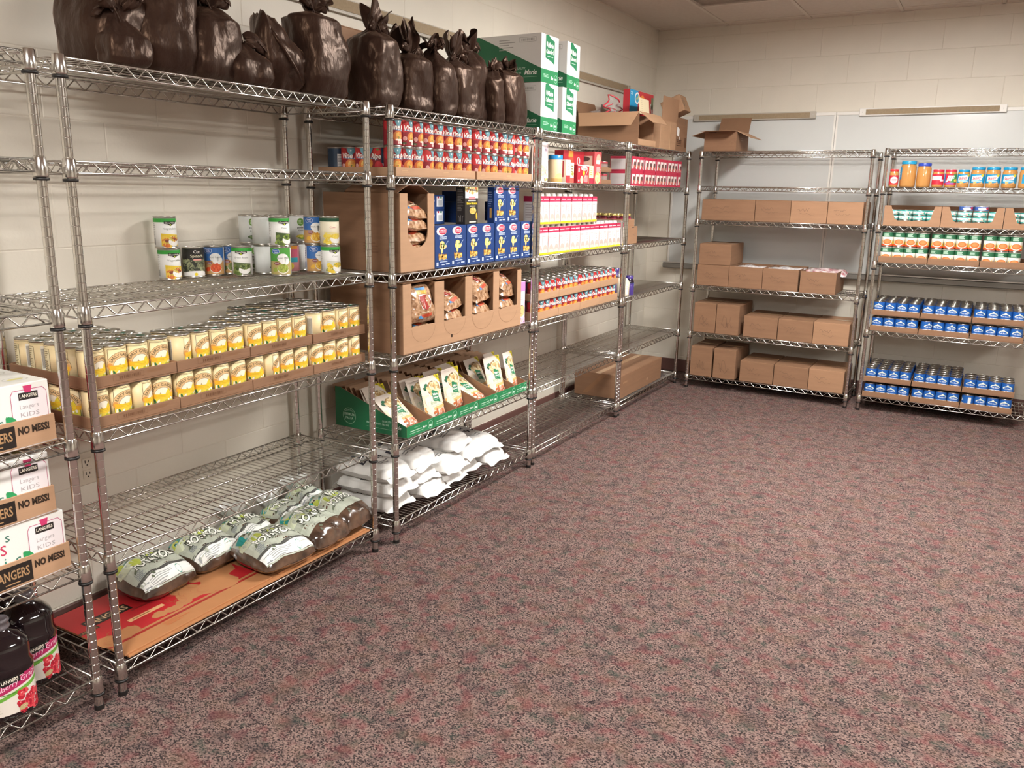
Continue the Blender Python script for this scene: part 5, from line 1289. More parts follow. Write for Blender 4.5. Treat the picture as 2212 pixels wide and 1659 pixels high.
jar(0.0450, 0.157, '#2d47b0', 'tall peanut butter jar with royal blue lid', 1.672, lx=0.0)
jar(0.0365, 0.116, '#c82c44', 'peanut butter jar with red lid and white label panel', 1.762, Art().rect(0, 0.052, 0.2, 0.07, '#c8253c', 1).rect(-0.01, 0.060, 0.07, 0.026, '#f1dcd8', 2).rect(0.03, 0.045, 0.03, 0.012, '#f1dcd8', 2))
jar(0.0365, 0.116, '#c82c44', 'peanut butter jar with red lid and big white letters', 1.838, a_jif())
jar(0.0365, 0.116, '#1790bf', 'small peanut butter jar with aqua lid and red script', 1.914, a_skip(0.1))
for k, x in enumerate((1.998, 2.087, 2.181)): jar(0.0430, 0.132, '#1790bf', 'larger peanut butter jar with aqua lid, %s of three' % ORD[k], x, a_skip(0.13), lx=-0.1)
jar(0.0430, 0.132, '#1790bf', 'peanut butter jar cut by the right picture edge', 2.277, a_skip(0.13), lx=0.9)

# ================================================================== unit C: display cartons and pretzel bags
def a_pret():
    a = Art(); a.poly([(-0.03, -0.03), (0.03, -0.03), (0.045, 0.0), (0.03, 0.03), (-0.03, 0.03), (-0.045, 0.0)], '#f0e4dc', 1); a.poly([(-0.028, -0.026), (0.0, -0.036), (0.028, -0.026), (0.038, 0.0), (0.028, 0.026), (-0.028, 0.026), (-0.038, 0.0)], '#9a2c26', 2); a.rect(0.0, 0.042, 0.075, 0.018, '#e0a03c', 1.5); a.rect(0.0, 0.058, 0.07, 0.012, '#4a86b8', 1.5); a.lines(0, 0.005, 0.05, 0.02, 2, '#f3dcc8', 3, 3); a.rect(0.0, -0.056, 0.07, 0.012, '#b8482c', 1.5); a.rect(-0.04, -0.062, 0.035, 0.012, '#4a86b8', 2); a.ell(0.052, 0.012, 0.01, 0.016, '#e9eef0', 3, 10); a.lines(0, -0.043, 0.06, 0.006, 1, '#e8d2b8', 2, 3); return a
M_PRET = mat('noodle_bag', '#c9a483', 0.22, var=0.5, vscale=70, hex2='#8a5f3c', coat=0.7)
mb = MB(); mpf = pillow(mb, 0.185, 0.16, 0.058, M_PRET, 5, crump=0.006, nx=14, ny=12); rt = mb.build('noodle_bag'); mb = MB(); a_pret().emit(mb, lambda a, b, h: mpf(a, b, h+0.0004), 0.012); p1 = mb.build('print', rt)
mb = MB(); mb.box((0.085, -0.05, 0.018), (0.115, 0.05, 0.0195), ink('#9a2030', 0.3)); p2 = mb.build('seal', rt)
P_NOOD = Proto(rt, [(p1, []), (p2, [])])
# third shelf carton with the arched cut-out
z = top('C', 3)
r = empty('display_carton', (0.0, 2.788, z), pi/2); tag(r, 'tall brown carton with arched front opening beside the pasta boxes', 'box')
L, D_, H_, t = 0.245, 0.42, 0.328, 0.004
mb = MB(); slab(mb, (0, 0, 0), (L, D_, t), M_CARD2); slab(mb, (0, t, t), (t, D_, H_), M_CARD2); slab(mb, (L-t, t, t), (L, D_, H_), M_CARD2); slab(mb, (t, D_-t, t), (L-t, D_, H_), M_CARD2)
Art().lines(-0.15, 0.10, 0.10, 0.05, 4, '#7a563c', 1, 3).bars(-0.05, 0.08, 0.06, 0.035, '#6d4b33', None, 1, 4).emit(mb, mp_left(0))
mb.build('body', r)
x0, x1, zb, rr = 0.052, 0.195, 0.165, 0.0715
arc = [(0.1235-rr*cos(pi*k/10), zb-rr*sin(pi*k/10)*0.9) for k in range(11)]
mb = MB()
slab(mb, (0, 0, t), (x0, t, H_), M_CARD3); slab(mb, (x1, 0, t), (L, t, H_), M_CARD3)
for (a_, b_), (c_, d_) in zip(arc[:-1], arc[1:]): mb.add([(a_, 0, t), (c_, 0, t), (c_, 0, d_), (a_, 0, b_), (a_, t, t), (c_, t, t), (c_, t, d_), (a_, t, b_)], [(0, 1, 2, 3), (7, 6, 5, 4), (3, 2, 6, 7)], M_CARD3)
mb.build('front_panel', r)
mb = MB(); n_ = 10
for k in range(n_):
    xa, xb = L*k/n_, L*(k+1)/n_; za, zb_ = [H_-0.006+0.042*sin(pi*q/n_) for q in (k, k+1)]
    mb.add([(xa, 0.02, za), (xb, 0.02, zb_), (xb, 0.30, zb_+0.006), (xa, 0.30, za+0.006), (xa, 0.02, za+0.003), (xb, 0.02, zb_+0.003), (xb, 0.30, zb_+0.009), (xa, 0.30, za+0.009)], [(3, 2, 1, 0), (4, 5, 6, 7), (0, 1, 5, 4)], M_CARD2)
mb.build('bowed_flap', r)
for k, (dz, rx, m) in enumerate(((0.004, 0.0, 0), (0.058, 0.06, 0), (0.108, -0.05, 0), (0.152, 0.1, 0), (0.200, 0.18, 0))):
    P_NOOD.put((-0.090, 2.788+0.1235, z+dz+(0.03 if k > 2 else 0)), (0.28 if k > 2 else 0.04, rx*0.5, pi/2), 'red printed noodle bag lying in the arched carton, %s from bottom' % ORD[k], 'bag', 'noodle bags').scale = (1.0, 1.05, 1.15)
# fourth shelf: carton with four windows
z = top('C', 4)
r = empty('display_carton', (0.0, 2.80, z), pi/2); tag(r, 'wide brown display carton with four windows of noodle bags', 'box')
L, D_, H_ = 1.027, 0.405, 0.305
mb = MB(); slab(mb, (0, 0, 0), (L, D_, t), M_CARD2); slab(mb, (0, t, t), (t, D_, H_), M_CARD2); slab(mb, (L-t, t, t), (L, D_, H_), M_CARD2); slab(mb, (t, D_-t, t), (L-t, D_, H_), M_CARD2); mb.build('body', r)
wins = [(0.060, 0.234), (0.308, 0.485), (0.548, 0.742), (0.798, 0.985)]
mb = MB(); slab(mb, (0, 0, t), (L, t, 0.114), M_CARD3)
a = Art()
for (a_, b_) in wins:
    c = (a_+b_)/2; a.ring(c, 0.105, (b_-a_)/2, (b_-a_)/2+0.0016, pi, 2*pi, '#7a563c', 1, 14, 0.75)
a.rect(0.37, 0.035, 0.012, 0.014, '#3a2a1e', 1)
a.emit(mb, mp_front(0)); mb.build('front_panel', r)
edges = [0.0]+[x for w2 in wins for x in w2]+[L]
for k in range(0, len(edges), 2):
    mb = MB(); slab(mb, (edges[k], 0, 0.114), (edges[k+1], t, H_-(0.004*(k % 3))), M_CARD3); mb.build('front_post', r)
for x in (0.262, 0.522, 0.778):
    mb = MB(); mb.box((x, t, t), (x+0.008, D_-t, H_-0.01), M_CARDIN); mb.build('divider', r)
mb = MB()
for k in range(4): slab(mb, (wins[k][0]-0.02, 0.03, H_-0.004), (wins[k][1]+0.03, D_-0.03, H_), M_CARDIN)
mb.build('top_flap', r)
spots = [(0.147, [(0.015, 0), (0.065, 0)], 1), (0.397, [(0.006, 0), (0.058, 0.03), (0.108, 0.05), (0.148, -0.08)], 0), (0.645, [(0.006, 0), (0.058, 0.03), (0.108, 0.04), (0.158, -0.06), (0.20, -0.1)], 0), (0.892, [(0.006, 0), (0.058, -0.04), (0.108, 0.04), (0.156, 0.08), (0.196, 0.1)], 0)]
for wi, (xc, st, stand) in enumerate(spots):
    for k, (dz, rx) in enumerate(st):
        P_NOOD.put((-0.090, 2.80+xc, z+dz+(0.022 if k > 2 else 0)), (0.05+0.16*max(0, k-1), rx, pi/2+0.06*k), 'red printed noodle bag lying in the %s window, %s from bottom' % (ORD[wi], ORD[k]), 'bag', 'noodle bags')
    if stand: P_NOOD.put((-0.055, 2.80+xc, z+0.20), (RD(72), 0, pi/2), 'noodle bag standing upright and facing out in the first window', 'bag', 'noodle bags')
# pink box at the end of that shelf
P = carton('food_box', 0.07, 0.12, 0.225, '#e9cfe0', Art().rect(0.035, 0.20, 0.07, 0.05, '#c88ac8', 1).ell(0.035, 0.135, 0.03, 0.04, '#f3eee9', 2, 14).ell(0.035, 0.07, 0.03, 0.032, '#e8c488', 2, 14).ring(0.035, 0.07, 0.015, 0.018, 2.2, 4.5, '#4a3a34', 3, 8).lines(0.035, 0.14, 0.04, 0.03, 3, '#c9a8c4', 3, 4).rect(0.035, 0.015, 0.07, 0.03, '#e6c0d8', 1).blobs(0.035, 0.017, 0.06, 0.02, ['#e8b848', '#8a4a8a'], 8, 0.004, 0.006, 4, 2))
P.put((-0.02, 3.838, z), pi/2, 'narrow pink box with cookie picture at the shelf end', 'box')

# fifth shelf: green display trays of pasta pouches
GR = '#1d6b45'
def logo(a, x, y, s_, ly=2):
    a.poly([(x-0.5*s_, y-0.48*s_), (x+0.1*s_, y-0.58*s_), (x+0.5*s_, y-0.72*s_), (x+0.5*s_, y+0.42*s_), (x+0.1*s_, y+0.5*s_), (x-0.2*s_, y+0.66*s_), (x-0.5*s_, y+0.62*s_)], '#1f7a50', ly)
    a.text('Marie', x+0.06*s_, y+0.06*s_, 0.24*s_, '#f1f5ef', ly+1, bold=0.03, shear=0.25, w_=0.62*s_); a.text("Callender's", x, y-0.24*s_, 0.2*s_, '#f1f5ef', ly+1, bold=0.03, shear=0.25, w_=0.86*s_); a.rect(x, y-0.38*s_, 0.7*s_, 0.03*s_, '#bfe0cc', ly+1); a.ell(x-0.34*s_, y+0.2*s_, 0.07*s_, 0.13*s_, '#e6efe6', ly+1, 10)
def green_left(a, D_, hf, hb, full=None):
    """left face, u from -D (back) to 0 (front)"""
    a.poly([(-D_, 0), (0, 0), (0, hf), (-D_*0.93, hb), (-D_, hb)], GR, 1)
    a.ring(-D_*0.80, 0.055, 0.036, 0.0385, 0, 2*pi, '#9fc9ad', 2, 24); a.text('PREMIUM', -D_*0.80, 0.056, 0.012, '#b9dcc4', 2, bold=0.02, w_=0.058); a.text('PASTA', -D_*0.80, 0.038, 0.012, '#b9dcc4', 2, bold=0.02, w_=0.045); a.text('MADE WITH', -D_*0.80, 0.079, 0.006, '#b9dcc4', 2, arc=0.034)
    a.text('QUALITY', -D_*0.27, 0.054, 0.009, '#c2e0cc', 2, w_=0.052); a.text('INGREDIENTS FROM', -D_*0.40, 0.038, 0.009, '#c2e0cc', 2, w_=0.125); a.text('Marie', -D_*0.135, 0.032, 0.017, '#f1f5ef', 2, bold=0.02, shear=0.3, w_=0.05); a.rect(-D_*0.32, 0.023, 0.19, 0.0013, '#9fc9ad', 2)
def green_front(a, L, H_):
    a.rect(L/2, H_/2, L, H_, '#24804f', 1); a.lines(L*0.42, H_*0.72, L*0.3, H_*0.1, 1, '#8fc4a4', 2, 3); a.rect(L*0.33, H_*0.46, L*0.42, H_*0.07, '#b9dcc4', 2); a.rect(L*0.36, H_*0.26, L*0.5, H_*0.04, '#b9dcc4', 2); a.text('Marie', L*0.66, H_*0.38, H_*0.2, '#eaf3ec', 2, bold=0.02, shear=0.3, w_=L*0.16)
    a.ring(L*0.88, H_*0.45, H_*0.34, H_*0.38, 0, 2*pi, '#a9d4ba', 2, 14); a.rect(L*0.88, H_*0.36, H_*0.4, H_*0.2, '#c2e2cf', 2)
z = top('C', 5)
M_POUCH_BACK_SHADED = mat('pouch_back_shaded', '#b08d70', 0.4, var=0.1, vscale=10)  # tan for pouch backs, also the painted shade of the rear pouches
def a_pouch():
    a = Art(); a.rect(0, 0.058, 0.150, 0.116, '#e9dcc0', 1); a.rect(0, 0.030, 0.150, 0.06, '#d9a45a', 1.3); a.poly([(-0.03, 0.0), (0.075, 0.0), (0.075, 0.05), (0.0, 0.042)], '#9a5a3c', 1.8); a.poly([(-0.02, 0.05), (0.075, 0.058), (0.075, 0.042), (-0.02, 0.036)], '#e0b878', 2.2); a.blobs(0.02, 0.02, 0.08, 0.02, ['#c07a58', '#e0a088', '#b8683c'], 8, 0.006, 0.010, 3, 2.4, None, 2); a.ell(-0.05, 0.085, 0.016, 0.02, '#f0e8d4', 2); a.ell(-0.055, 0.05, 0.014, 0.014, '#efe2c4', 2.2)
    a.ell(0.012, 0.135, 0.056, 0.042, '#f2ece0', 2, 20); a.ell(0.012, 0.139, 0.051, 0.037, '#8d7150', 3, 20); a.blobs(0.012, 0.138, 0.092, 0.062, ['#e6cfa0', '#d9bc86', '#c9a56c', '#efe0bc', '#a9824c'], 90, 0.004, 0.007, 6, 3.4, True, 2.0)
    a.ell(-0.040, 0.158, 0.014, 0.011, '#2f6b4c', 2.4, 10, 0.3); a.ell(-0.052, 0.145, 0.012, 0.006, '#24583c', 2.4, 9, -0.7)
    a.rect(0.0, 0.068, 0.11, 0.030, '#dfe2c8', 2.6); a.text('Family Pasta', 0.006, 0.066, 0.017, '#7d9478', 4, shear=0.3, w_=0.088); a.lines(0.0, 0.057, 0.06, 0.006, 1, '#b9bfa0', 4, 2)
    logo(a, 0.012, 0.102, 0.046, 5.2); a.poly([(0.035, 0.2), (0.075, 0.2), (0.075, 0.158)], '#e2cf2c', 4); a.text('NEW!', 0.060, 0.183, 0.009, '#3a5a2c', 5, bold=0.03, rot=-0.7); return a
P_PCH = pouch('pasta_pouch', 0.152, 0.200, 0.020, '#e9ddd0', a_pouch(), 2, back=M_POUCH_BACK_SHADED)
P_PCH_SHADED = pouch('pasta_pouch', 0.152, 0.200, 0.020, M_POUCH_BACK_SHADED, None, 2)  # rear pouches: the shade inside the tray is put into this tan
ed = [2.815, 3.020, 3.222, 3.410, 3.600, 3.790, 3.912]
leans = {0: (0.060, -0.85, 0.02), 1: (0.058, -0.22, -0.02), 2: (0.085, -0.16, 0.02), 3: (0.06, -1.0, 0.0), 4: (0.062, -0.22, -0.03), 5: (0.058, -0.2, 0.03)}
for k in range(6):
    L = ed[k+1]-ed[k]-0.002; D_, hf, hb, t = 0.41, 0.050, 0.185, 0.003
    r = empty('display_tray', (0.0, ed[k], z), pi/2); tag(r, 'green display tray of pasta pouches, %s from left' % ORD[k], 'tray', 'green pasta trays')
    mb = MB(); slab(mb, (0, 0, 0), (L, D_, t), M_CARD); slab(mb, (0, D_-t, t), (L, D_, hb), M_CARD)
    mb.build('body', r)
    mb = MB(); slab(mb, (0, 0, t), (L, t, hf), M_CARD); a = Art(); green_front(a, L, hf); a.emit(mb, mp_front(0)); mb.build('front_panel', r)
    for sx in (0, L-t):
        mb = MB(); P = [(0, t), (D_, t), (D_, hb), (D_*0.93, hb), (t, hf)]
        vs = [(sx, y, zz) for y, zz in P]+[(sx+t, y, zz) for y, zz in P]; n_ = 5
        mb.add(vs, [(4, 3, 2, 1, 0), (5, 6, 7, 8, 9)]+[(i, (i+1) % 5, (i+1) % 5+5, i+5) for i in range(5)], M_CARD)
        if sx == 0:
            a = Art(); green_left(a, D_, hf, hb); a.emit(mb, mp_left(0))
        mb.build('side_panel', r)
    sc_ = (L-0.012)/0.158
    d0, ln, yw = leans[k]
    slots = [(d0, ln)]
    if k in (0, 3): slots.append((0.175, -0.5))
    elif k == 1: slots.append((0.115, -0.35))
    n_ = 7
    for q in range(n_): slots.append((0.15+0.033*q+(0.055 if k in (0, 3) else 0.0), -0.42+0.02*((q*5+k*3) % 4)))
    for q, (dd, l2) in enumerate(slots):
        if dd > 0.385: continue
        o = (P_PCH if q < 2 or (q == 2 and k in (0, 3, 1)) else P_PCH_SHADED).put((-dd, ed[k]+L/2+0.004*((q*3+k) % 3-1), z+0.006+(0.012 if q == 0 else 0.0)), (l2*1.0, 0, pi/2+(yw if q == 0 else 0.05*((q+k) % 3-1))), 'pasta pouch in the %s green tray, %s from the front' % (ORD[k], ORD[q]), 'pouch', 'pasta pouches')
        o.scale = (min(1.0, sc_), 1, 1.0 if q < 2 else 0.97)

# top of C and D: white and green cases of the same pasta
def a_casefront(L, H_):
    a = Art(); a.rect(L/2, H_*0.14, L, H_*0.28, '#24804f', 1); a.lines(L*0.35, H_*0.15, L*0.4, H_*0.08, 3, '#a9d4ba', 2, 3); a.text('Marie', L*0.64, H_*0.09, H_*0.07, '#eaf3ec', 2, bold=0.02, shear=0.3, w_=L*0.14); a.ring(L*0.86, H_*0.12, H_*0.075, H_*0.085, 0, 2*pi, '#a9d4ba', 2, 14); a.rect(L*0.86, H_*0.11, H_*0.1, H_*0.04, '#c2e2cf', 2); logo(a, L*0.50, H_*0.72, L*0.52, 1); return a
def a_caseleft(D_, H_):
    a = Art(); a.poly([(-D_, 0), (0, 0), (0, H_*0.28), (-D_*0.93, H_), (-D_, H_)], GR, 1); a.text('QUALITY', -D_*0.30, H_*0.27, 0.011, '#d6ead9', 2, w_=0.06); a.text('INGREDIENTS FROM', -D_*0.46, H_*0.175, 0.011, '#d6ead9', 2, w_=0.14); a.text('Marie', -D_*0.15, H_*0.16, 0.024, '#f1f5ef', 2, bold=0.02, shear=0.3, w_=0.075); a.rect(-D_*0.30, H_*0.11, 0.2, 0.0014, '#9fc9ad', 2)
    a.frame(-D_*0.20, H_*0.88, 0.10, 0.022, 0.0012, '#8c8c88', 1); a.bars(-D_*0.20, H_*0.88, 0.085, 0.016, '#a2a29e', None, 1, 4); a.lines(-D_*0.50, H_*0.79, 0.10, 0.06, 5, '#a7a6a2', 1, 8, 0.004); return a
P_CASE = carton('pasta_case', 0.197, 0.41, 0.240, '#e6e5e2', front=a_casefront(0.197, 0.240), left=a_caseleft(0.41, 0.240), ch=0.0015)
zc = max(top('C', 1), top('D', 1))
for x, y, k, ro, lb in ((-0.018, 4.032, 0, 0, 'lower left'), (-0.018, 4.024, 1, 0.0, 'upper left'), (-0.006, 4.262, 0, 0.05, 'lower right'), (-0.004, 4.300, 1, 0.09, 'upper right')):
    P_CASE.put((x, y, zc+k*0.2406), pi/2+ro, 'white and green pasta case on top of the shelves, %s of four' % lb, 'box', 'pasta cases')
# brown carton behind the bags
r = closed_box('cardboard_box', 0.36, 0.155, 0.33, M_CARD, left=Art().rect(-0.02, 0.26, 0.02, 0.1, '#cfae8a', 1)); r.location = (-0.285, 2.78, zc); r.rotation_euler = (0, 0, pi/2); tag(r, 'brown carton standing behind the upright brown sacks', 'box')

# ================================================================== brown satin sacks on top of B and C
def satin():
    m = mat('brown_satin', '#33241e', 0.36, var=0.3, vscale=5, hex2='#281c18', sheen=0.3, bump=0.9, bscale=20, stretch=(1, 1, 0.5))
    b = m.node_tree.nodes['Principled BSDF']
    b.inputs['Sheen Tint'].default_value = lin('#b08a70'); b.inputs['Specular Tint'].default_value = lin('#d9b094'); b.inputs['Specular IOR Level'].default_value = 0.55; b.inputs['Sheen Roughness'].default_value = 0.35
    return m
M_SATIN = satin()
def ridge(p, s_): return 1-2*abs(noise.noise(Vector((p[0]*s_, p[1]*s_, p[2]*s_))))
def sack(loc, w_, d_, h, seed, label, lean=(0, 0), neck=0.80, ruf=0.07, rz=0.0, fat=1.0, droop=0.05, shoulder=0.80):
    R_ = random.Random(seed); nu, nv = 64, 56
    ph = [R_.uniform(0, 6.28) for _ in range(12)]; sd = Vector((seed*3.7, seed*1.9, seed*0.7))
    lob = R_.choice((3, 4, 5)); sk = R_.uniform(-0.25, 0.25); dsg = R_.choice((-1, 1))
    def prof(t):
        if t < 0.07: return 0.80+0.18*sin(t/0.07*pi/2), 0.0
        n1 = neck*shoulder
        if t < n1: return 0.98+0.05*fat*sin((t-0.07)/(n1-0.07)*pi*0.8), 0.05*(t/n1)
        if t < neck:
            k = (t-n1)/(neck-n1); return (1.0-0.80*(k**1.25)), 0.05+0.75*k
        k = (t-neck)/(1-neck); return 0.20+0.42*k**0.8-0.10*k*k, 0.8+0.3*k
    def f(i, j):
        t = j; th = 2*pi*i; s_, g = prof(t)
        e = 2.0+2.6*max(0, 1-max(0, t-0.3*neck)/(neck*0.6)) if t < neck else 2.0
        k = (abs(cos(th))**e+abs(sin(th))**e)**(-1/e)
        r = s_*k*(1+0.30*g*sin(lob*th+ph[0]+2.2*t)+0.16*g*sin((2*lob+1)*th+ph[1]-4*t))
        x = w_/2*r*cos(th); y = d_/2*r*sin(th); z_ = h*t
        # cloth wrinkles: diagonal and vertical ridges
        q = Vector((x*1.0+0.5*z_*sk, y, z_*0.55))+sd
        wv = 0.55*ridge(q, 9)+0.35*ridge(q*1.0+Vector((5, 1, 2)), 19)+0.2*ridge(q+Vector((1, 7, 3)), 37)-0.35
        amp = 0.013*min(1, t*9)*(1 if t < neck else 0.5)
        nx, ny = cos(th), sin(th); x += nx*wv*amp; y += ny*wv*amp
        lowf = noise.noise(Vector((x*5, y*5, z_*5))+sd)*0.028*min(1, t*6)*(1 if t < neck else 0.4); x += nx*lowf; y += ny*lowf
        if t > neck:
            kk = (t-neck)/(1-neck); z_ += ruf*0.35*sin(lob*th+ph[5])*kk-droop*kk**2*(0.5+0.5*dsg*cos(th)); x += dsg*droop*0.5*kk**1.5
        bx = lean[0]*(t**1.5); by = lean[1]*(t**1.5)
        return (x+bx+0.010*sin(6*t+ph[6])*t, y+by, max(0.001, z_+0.004*wv*min(1, t*5)))
    mb = MB(); mb.grid(f, nu, nv, M_SATIN, wrap=True)
    mb.add([f(i/nu, 0) for i in range(nu)], [tuple(range(nu))[::-1]], M_SATIN)
    root = mb.build('cloth_sack')
    ring = []
    c = sum((Vector(f(q/16, neck)) for q in range(16)), Vector())/16
    for k in range(18):
        p = Vector(f(k/18, neck)); ring.append(tuple(c+(p-c)*1.05))
    mb = MB(); mb.tube(ring, 0.0035, M_SATIN, 6, closed=True)
    mb.build('drawcord', root)
    p0 = Vector(ring[R_.randrange(11, 16)]); s2 = R_.choice((-1, 1))
    lp = [tuple(p0+Vector((s2*(0.024*sin(k/10*pi*1.6)+0.014*k/10), -0.014*sin(k/10*pi)-0.006, 0.03*sin(k/10*pi*1.3)-0.055*(k/10)**1.5))) for k in range(11)]
    mb = MB(); mb.tube(lp, 0.0024, M_SATIN, 5); mb.build('cord_loop', root)
    for e in range(2):
        sg = 1 if e else -1; a0 = R_.uniform(-0.1, 0.7)
        def ear(i, j, sg=sg, a0=a0, q=R_.uniform(0.9, 1.5)):
            u = (i-0.5)*2; L_ = 0.06*q*j; wd = 0.026*(sin(pi*min(1, j*0.85+0.15)))+0.004
            return tuple(c+Vector((sg*(0.010+L_*cos(a0)), -0.022-0.016*sin(2.5*j)+0.014*u*u, 0.012+L_*sin(a0)*1.1+wd*u*0.9+0.008*sin(7*u+j*5)-0.03*j*j)))
        mb = MB(); mb.grid(ear, 10, 10, M_SATIN); mb.grid(lambda i, j: tuple(Vector(ear(i, j))+Vector((0, 0.0012, 0))), 10, 10, M_SATIN, flip=True); mb.build('bow_ear', root)
    root.location = loc; root.rotation_euler = (0, 0, pi/2+rz); tag(root, label, 'sack', 'brown satin sacks'); return root
zt = top('B', 1); zc = top('C', 1)
sack((-0.190, 1.640, zt), 0.215, 0.22, 0.44, 1, 'large brown satin sack, leftmost, cut by the picture top', (0.07, 0), rz=0.1, fat=1.6, neck=0.72, shoulder=0.7)
sack((-0.060, 1.600, zt), 0.125, 0.085, 0.185, 21, 'small bulging brown sack in front of the leftmost one', (0, 0.02), neck=0.80, fat=1.8, shoulder=0.55, ruf=0.03)
sack((-0.160, 1.775, zt), 0.195, 0.22, 0.43, 2, 'brown satin sack second from left, cut by the picture top', (0.06, 0), rz=-0.1, fat=1.2, neck=0.74)
sack((-0.130, 1.930, zt), 0.185, 0.20, 0.37, 3, 'brown satin sack with a big ruffled top, third from left', (0.085, 0), neck=0.62, ruf=0.14, rz=0.1, droop=0.09)
sack((-0.075, 2.055, zt), 0.145, 0.12, 0.15, 22, 'low crumpled brown sack between the ruffled and sloping ones', (0, 0.02), neck=0.88, fat=1.4, shoulder=0.6, ruf=0.02)
# the slumped sack: a long wedge lying down to the right
def wedge_sack():
    R_ = random.Random(9); nu, nv = 56, 44; ph = [R_.uniform(0, 6) for _ in range(6)]
    def f(i, j):
        th = 2*pi*i; s_ = j
        cx = -0.11+0.33*s_; zc_ = 0.115*(1-s_)**0.8+0.026; hz = 0.118*(1-s_)**0.9+0.024; wd = 0.085*(1-0.35*s_)*(0.35+0.65*sin(pi*min(1, 0.12+s_*1.05))**0.5)
        if s_ > 0.9: hz *= 1-(s_-0.9)*6; wd *= 1-(s_-0.9)*5
        if s_ < 0.06: hz *= 0.3+0.7*s_/0.06; wd *= 0.3+0.7*s_/0.06
        r = 1+0.05*sin(5*th+7*s_+ph[0])+0.16*(ridge((cos(th)*0.3, sin(th)*0.3, s_*0.8), 5)-0.5)+0.07*(ridge((cos(th)*0.3+3, sin(th)*0.3, s_*0.8), 14)-0.5)
        return (cx+0.02*cos(th)*(1-s_), wd*r*cos(th), max(0.001, zc_+hz*r*sin(th)*1.0))
    mb = MB(); mb.grid(f, nu, nv, M_SATIN, wrap=True, flip=True); mb.add([f(i/nu, 0) for i in range(nu)], [tuple(range(nu))], M_SATIN); mb.add([f(i/nu, 1) for i in range(nu)], [tuple(range(nu))[::-1]], M_SATIN)
    r = mb.build('cloth_sack')
    mb = MB(); mb.tube([(-0.10, -0.05, 0.21), (-0.06, -0.082, 0.14), (0.0, -0.085, 0.07), (0.03, -0.08, 0.03)], [0.008, 0.007, 0.005, 0.003], M_SATIN, 6); mb.build('gathered_fold', r)
    r.location = (-0.12, 2.262, zt); r.rotation_euler = (0, 0, pi/2); tag(r, 'slumped brown satin sack sloping down to the right', 'sack', 'brown satin sacks')
wedge_sack()
sack((-0.125, 2.445, zt), 0.22, 0.19, 0.375, 4, 'upright boxy brown sack with a tuft, at the right end of its unit', (0.0, 0), neck=0.80, shoulder=0.90, droop=0.04)
sack((-0.105, 2.765, zc), 0.185, 0.17, 0.385, 5, 'upright brown sack with a bow, first on the second unit', (0.01, 0), neck=0.76, rz=0.05, shoulder=0.86)
sack((-0.110, 2.995, zc), 0.20, 0.18, 0.355, 6, 'brown sack with long looping ties, second on its unit', (0.0, 0), neck=0.68, ruf=0.1, shoulder=0.84)
sack((-0.100, 3.180, zc), 0.165, 0.17, 0.325, 7, 'slim brown sack, third on its unit', (-0.01, 0), neck=0.86, shoulder=0.7)
sack((-0.090, 3.345, zc), 0.19, 0.18, 0.36, 8, 'brown sack with deep creases and ruffled top, fourth on its unit', (-0.03, 0), neck=0.74, ruf=0.1)
sack((-0.135, 3.510, zc), 0.165, 0.17, 0.40, 10, 'narrow brown sack set back, fifth on its unit', (-0.03, 0), neck=0.80, shoulder=0.75)
sack((-0.070, 3.61, zc), 0.12, 0.12, 0.29, 12, 'thin brown sack with a small knot, sixth on its unit', (0.0, 0), neck=0.84)
sack((-0.085, 3.790, zc), 0.215, 0.17, 0.305, 11, 'broad brown sack nearest the green cases', (-0.02, 0), neck=0.88, shoulder=0.88, droop=0.03)

# ================================================================== flour bags, lowest shelf of C
M_FLOUR = mat('white_poly', '#e4e2de', 0.4, var=0.03, vscale=12, bump=0.3, bscale=14)
z = top('C', 6)
FB = {}
def flour(x, y, zz, L, W_, H_, seed, label, rot=0.0, tx=0.0, ty=0.0, txt=False):
    mb = MB(); mpf = pillow(mb, L, W_, H_, M_FLOUR, seed, p=4.0, q=0.42, He=0.4, nx=24, ny=22, crump=0.0075, freq=1.7, cor=0.06)
    r = mb.build('flour_bag')
    # sewn end fins
    for sg in (-1, 1):
        mb = MB(); mb.grid(lambda i, j: ((i-0.5)*L*0.98, sg*(W_/2-0.004+0.022*j), H_*0.42-0.012*j+0.006*sin(i*9+seed+sg)*j), 10, 2, M_FLOUR, flip=(sg < 0)); mb.grid(lambda i, j: ((i-0.5)*L*0.98, sg*(W_/2-0.004+0.022*j), H_*0.42-0.0012-0.012*j+0.006*sin(i*9+seed+sg)*j), 10, 2, M_FLOUR, flip=(sg > 0)); mb.build('end_fin', r)
    if txt:
        a = Art(); a.text('Baking', -L*0.05, -W_*0.02, 0.030, '#33333c', 2, bold=0.03, w_=L*0.72); a.text('Mix', L*0.0, W_*0.16, 0.022, '#4a4a50', 2, bold=0.02, w_=L*0.3); a.lines(0, -W_*0.2, L*0.6, 0.03, 2, '#8c8c8c', 2, seed); a.ell(-L*0.1, W_*0.3, 0.03, 0.012, '#55555c', 2, 10, 0.4)
        mb = MB(); a.emit(mb, lambda a_, b_, h: mpf(a_, b_, h+0.0006), 0.012); mb.build('print', r)
    r.location = (x, y, zz); r.rotation_euler = (tx, ty, pi/2+rot); tag(r, label, 'bag', 'white flour bags'); return r
cols_ = [(2.845, 0.205), (3.045, 0.205), (3.245, 0.20), (3.43, 0.20), (3.615, 0.205)]
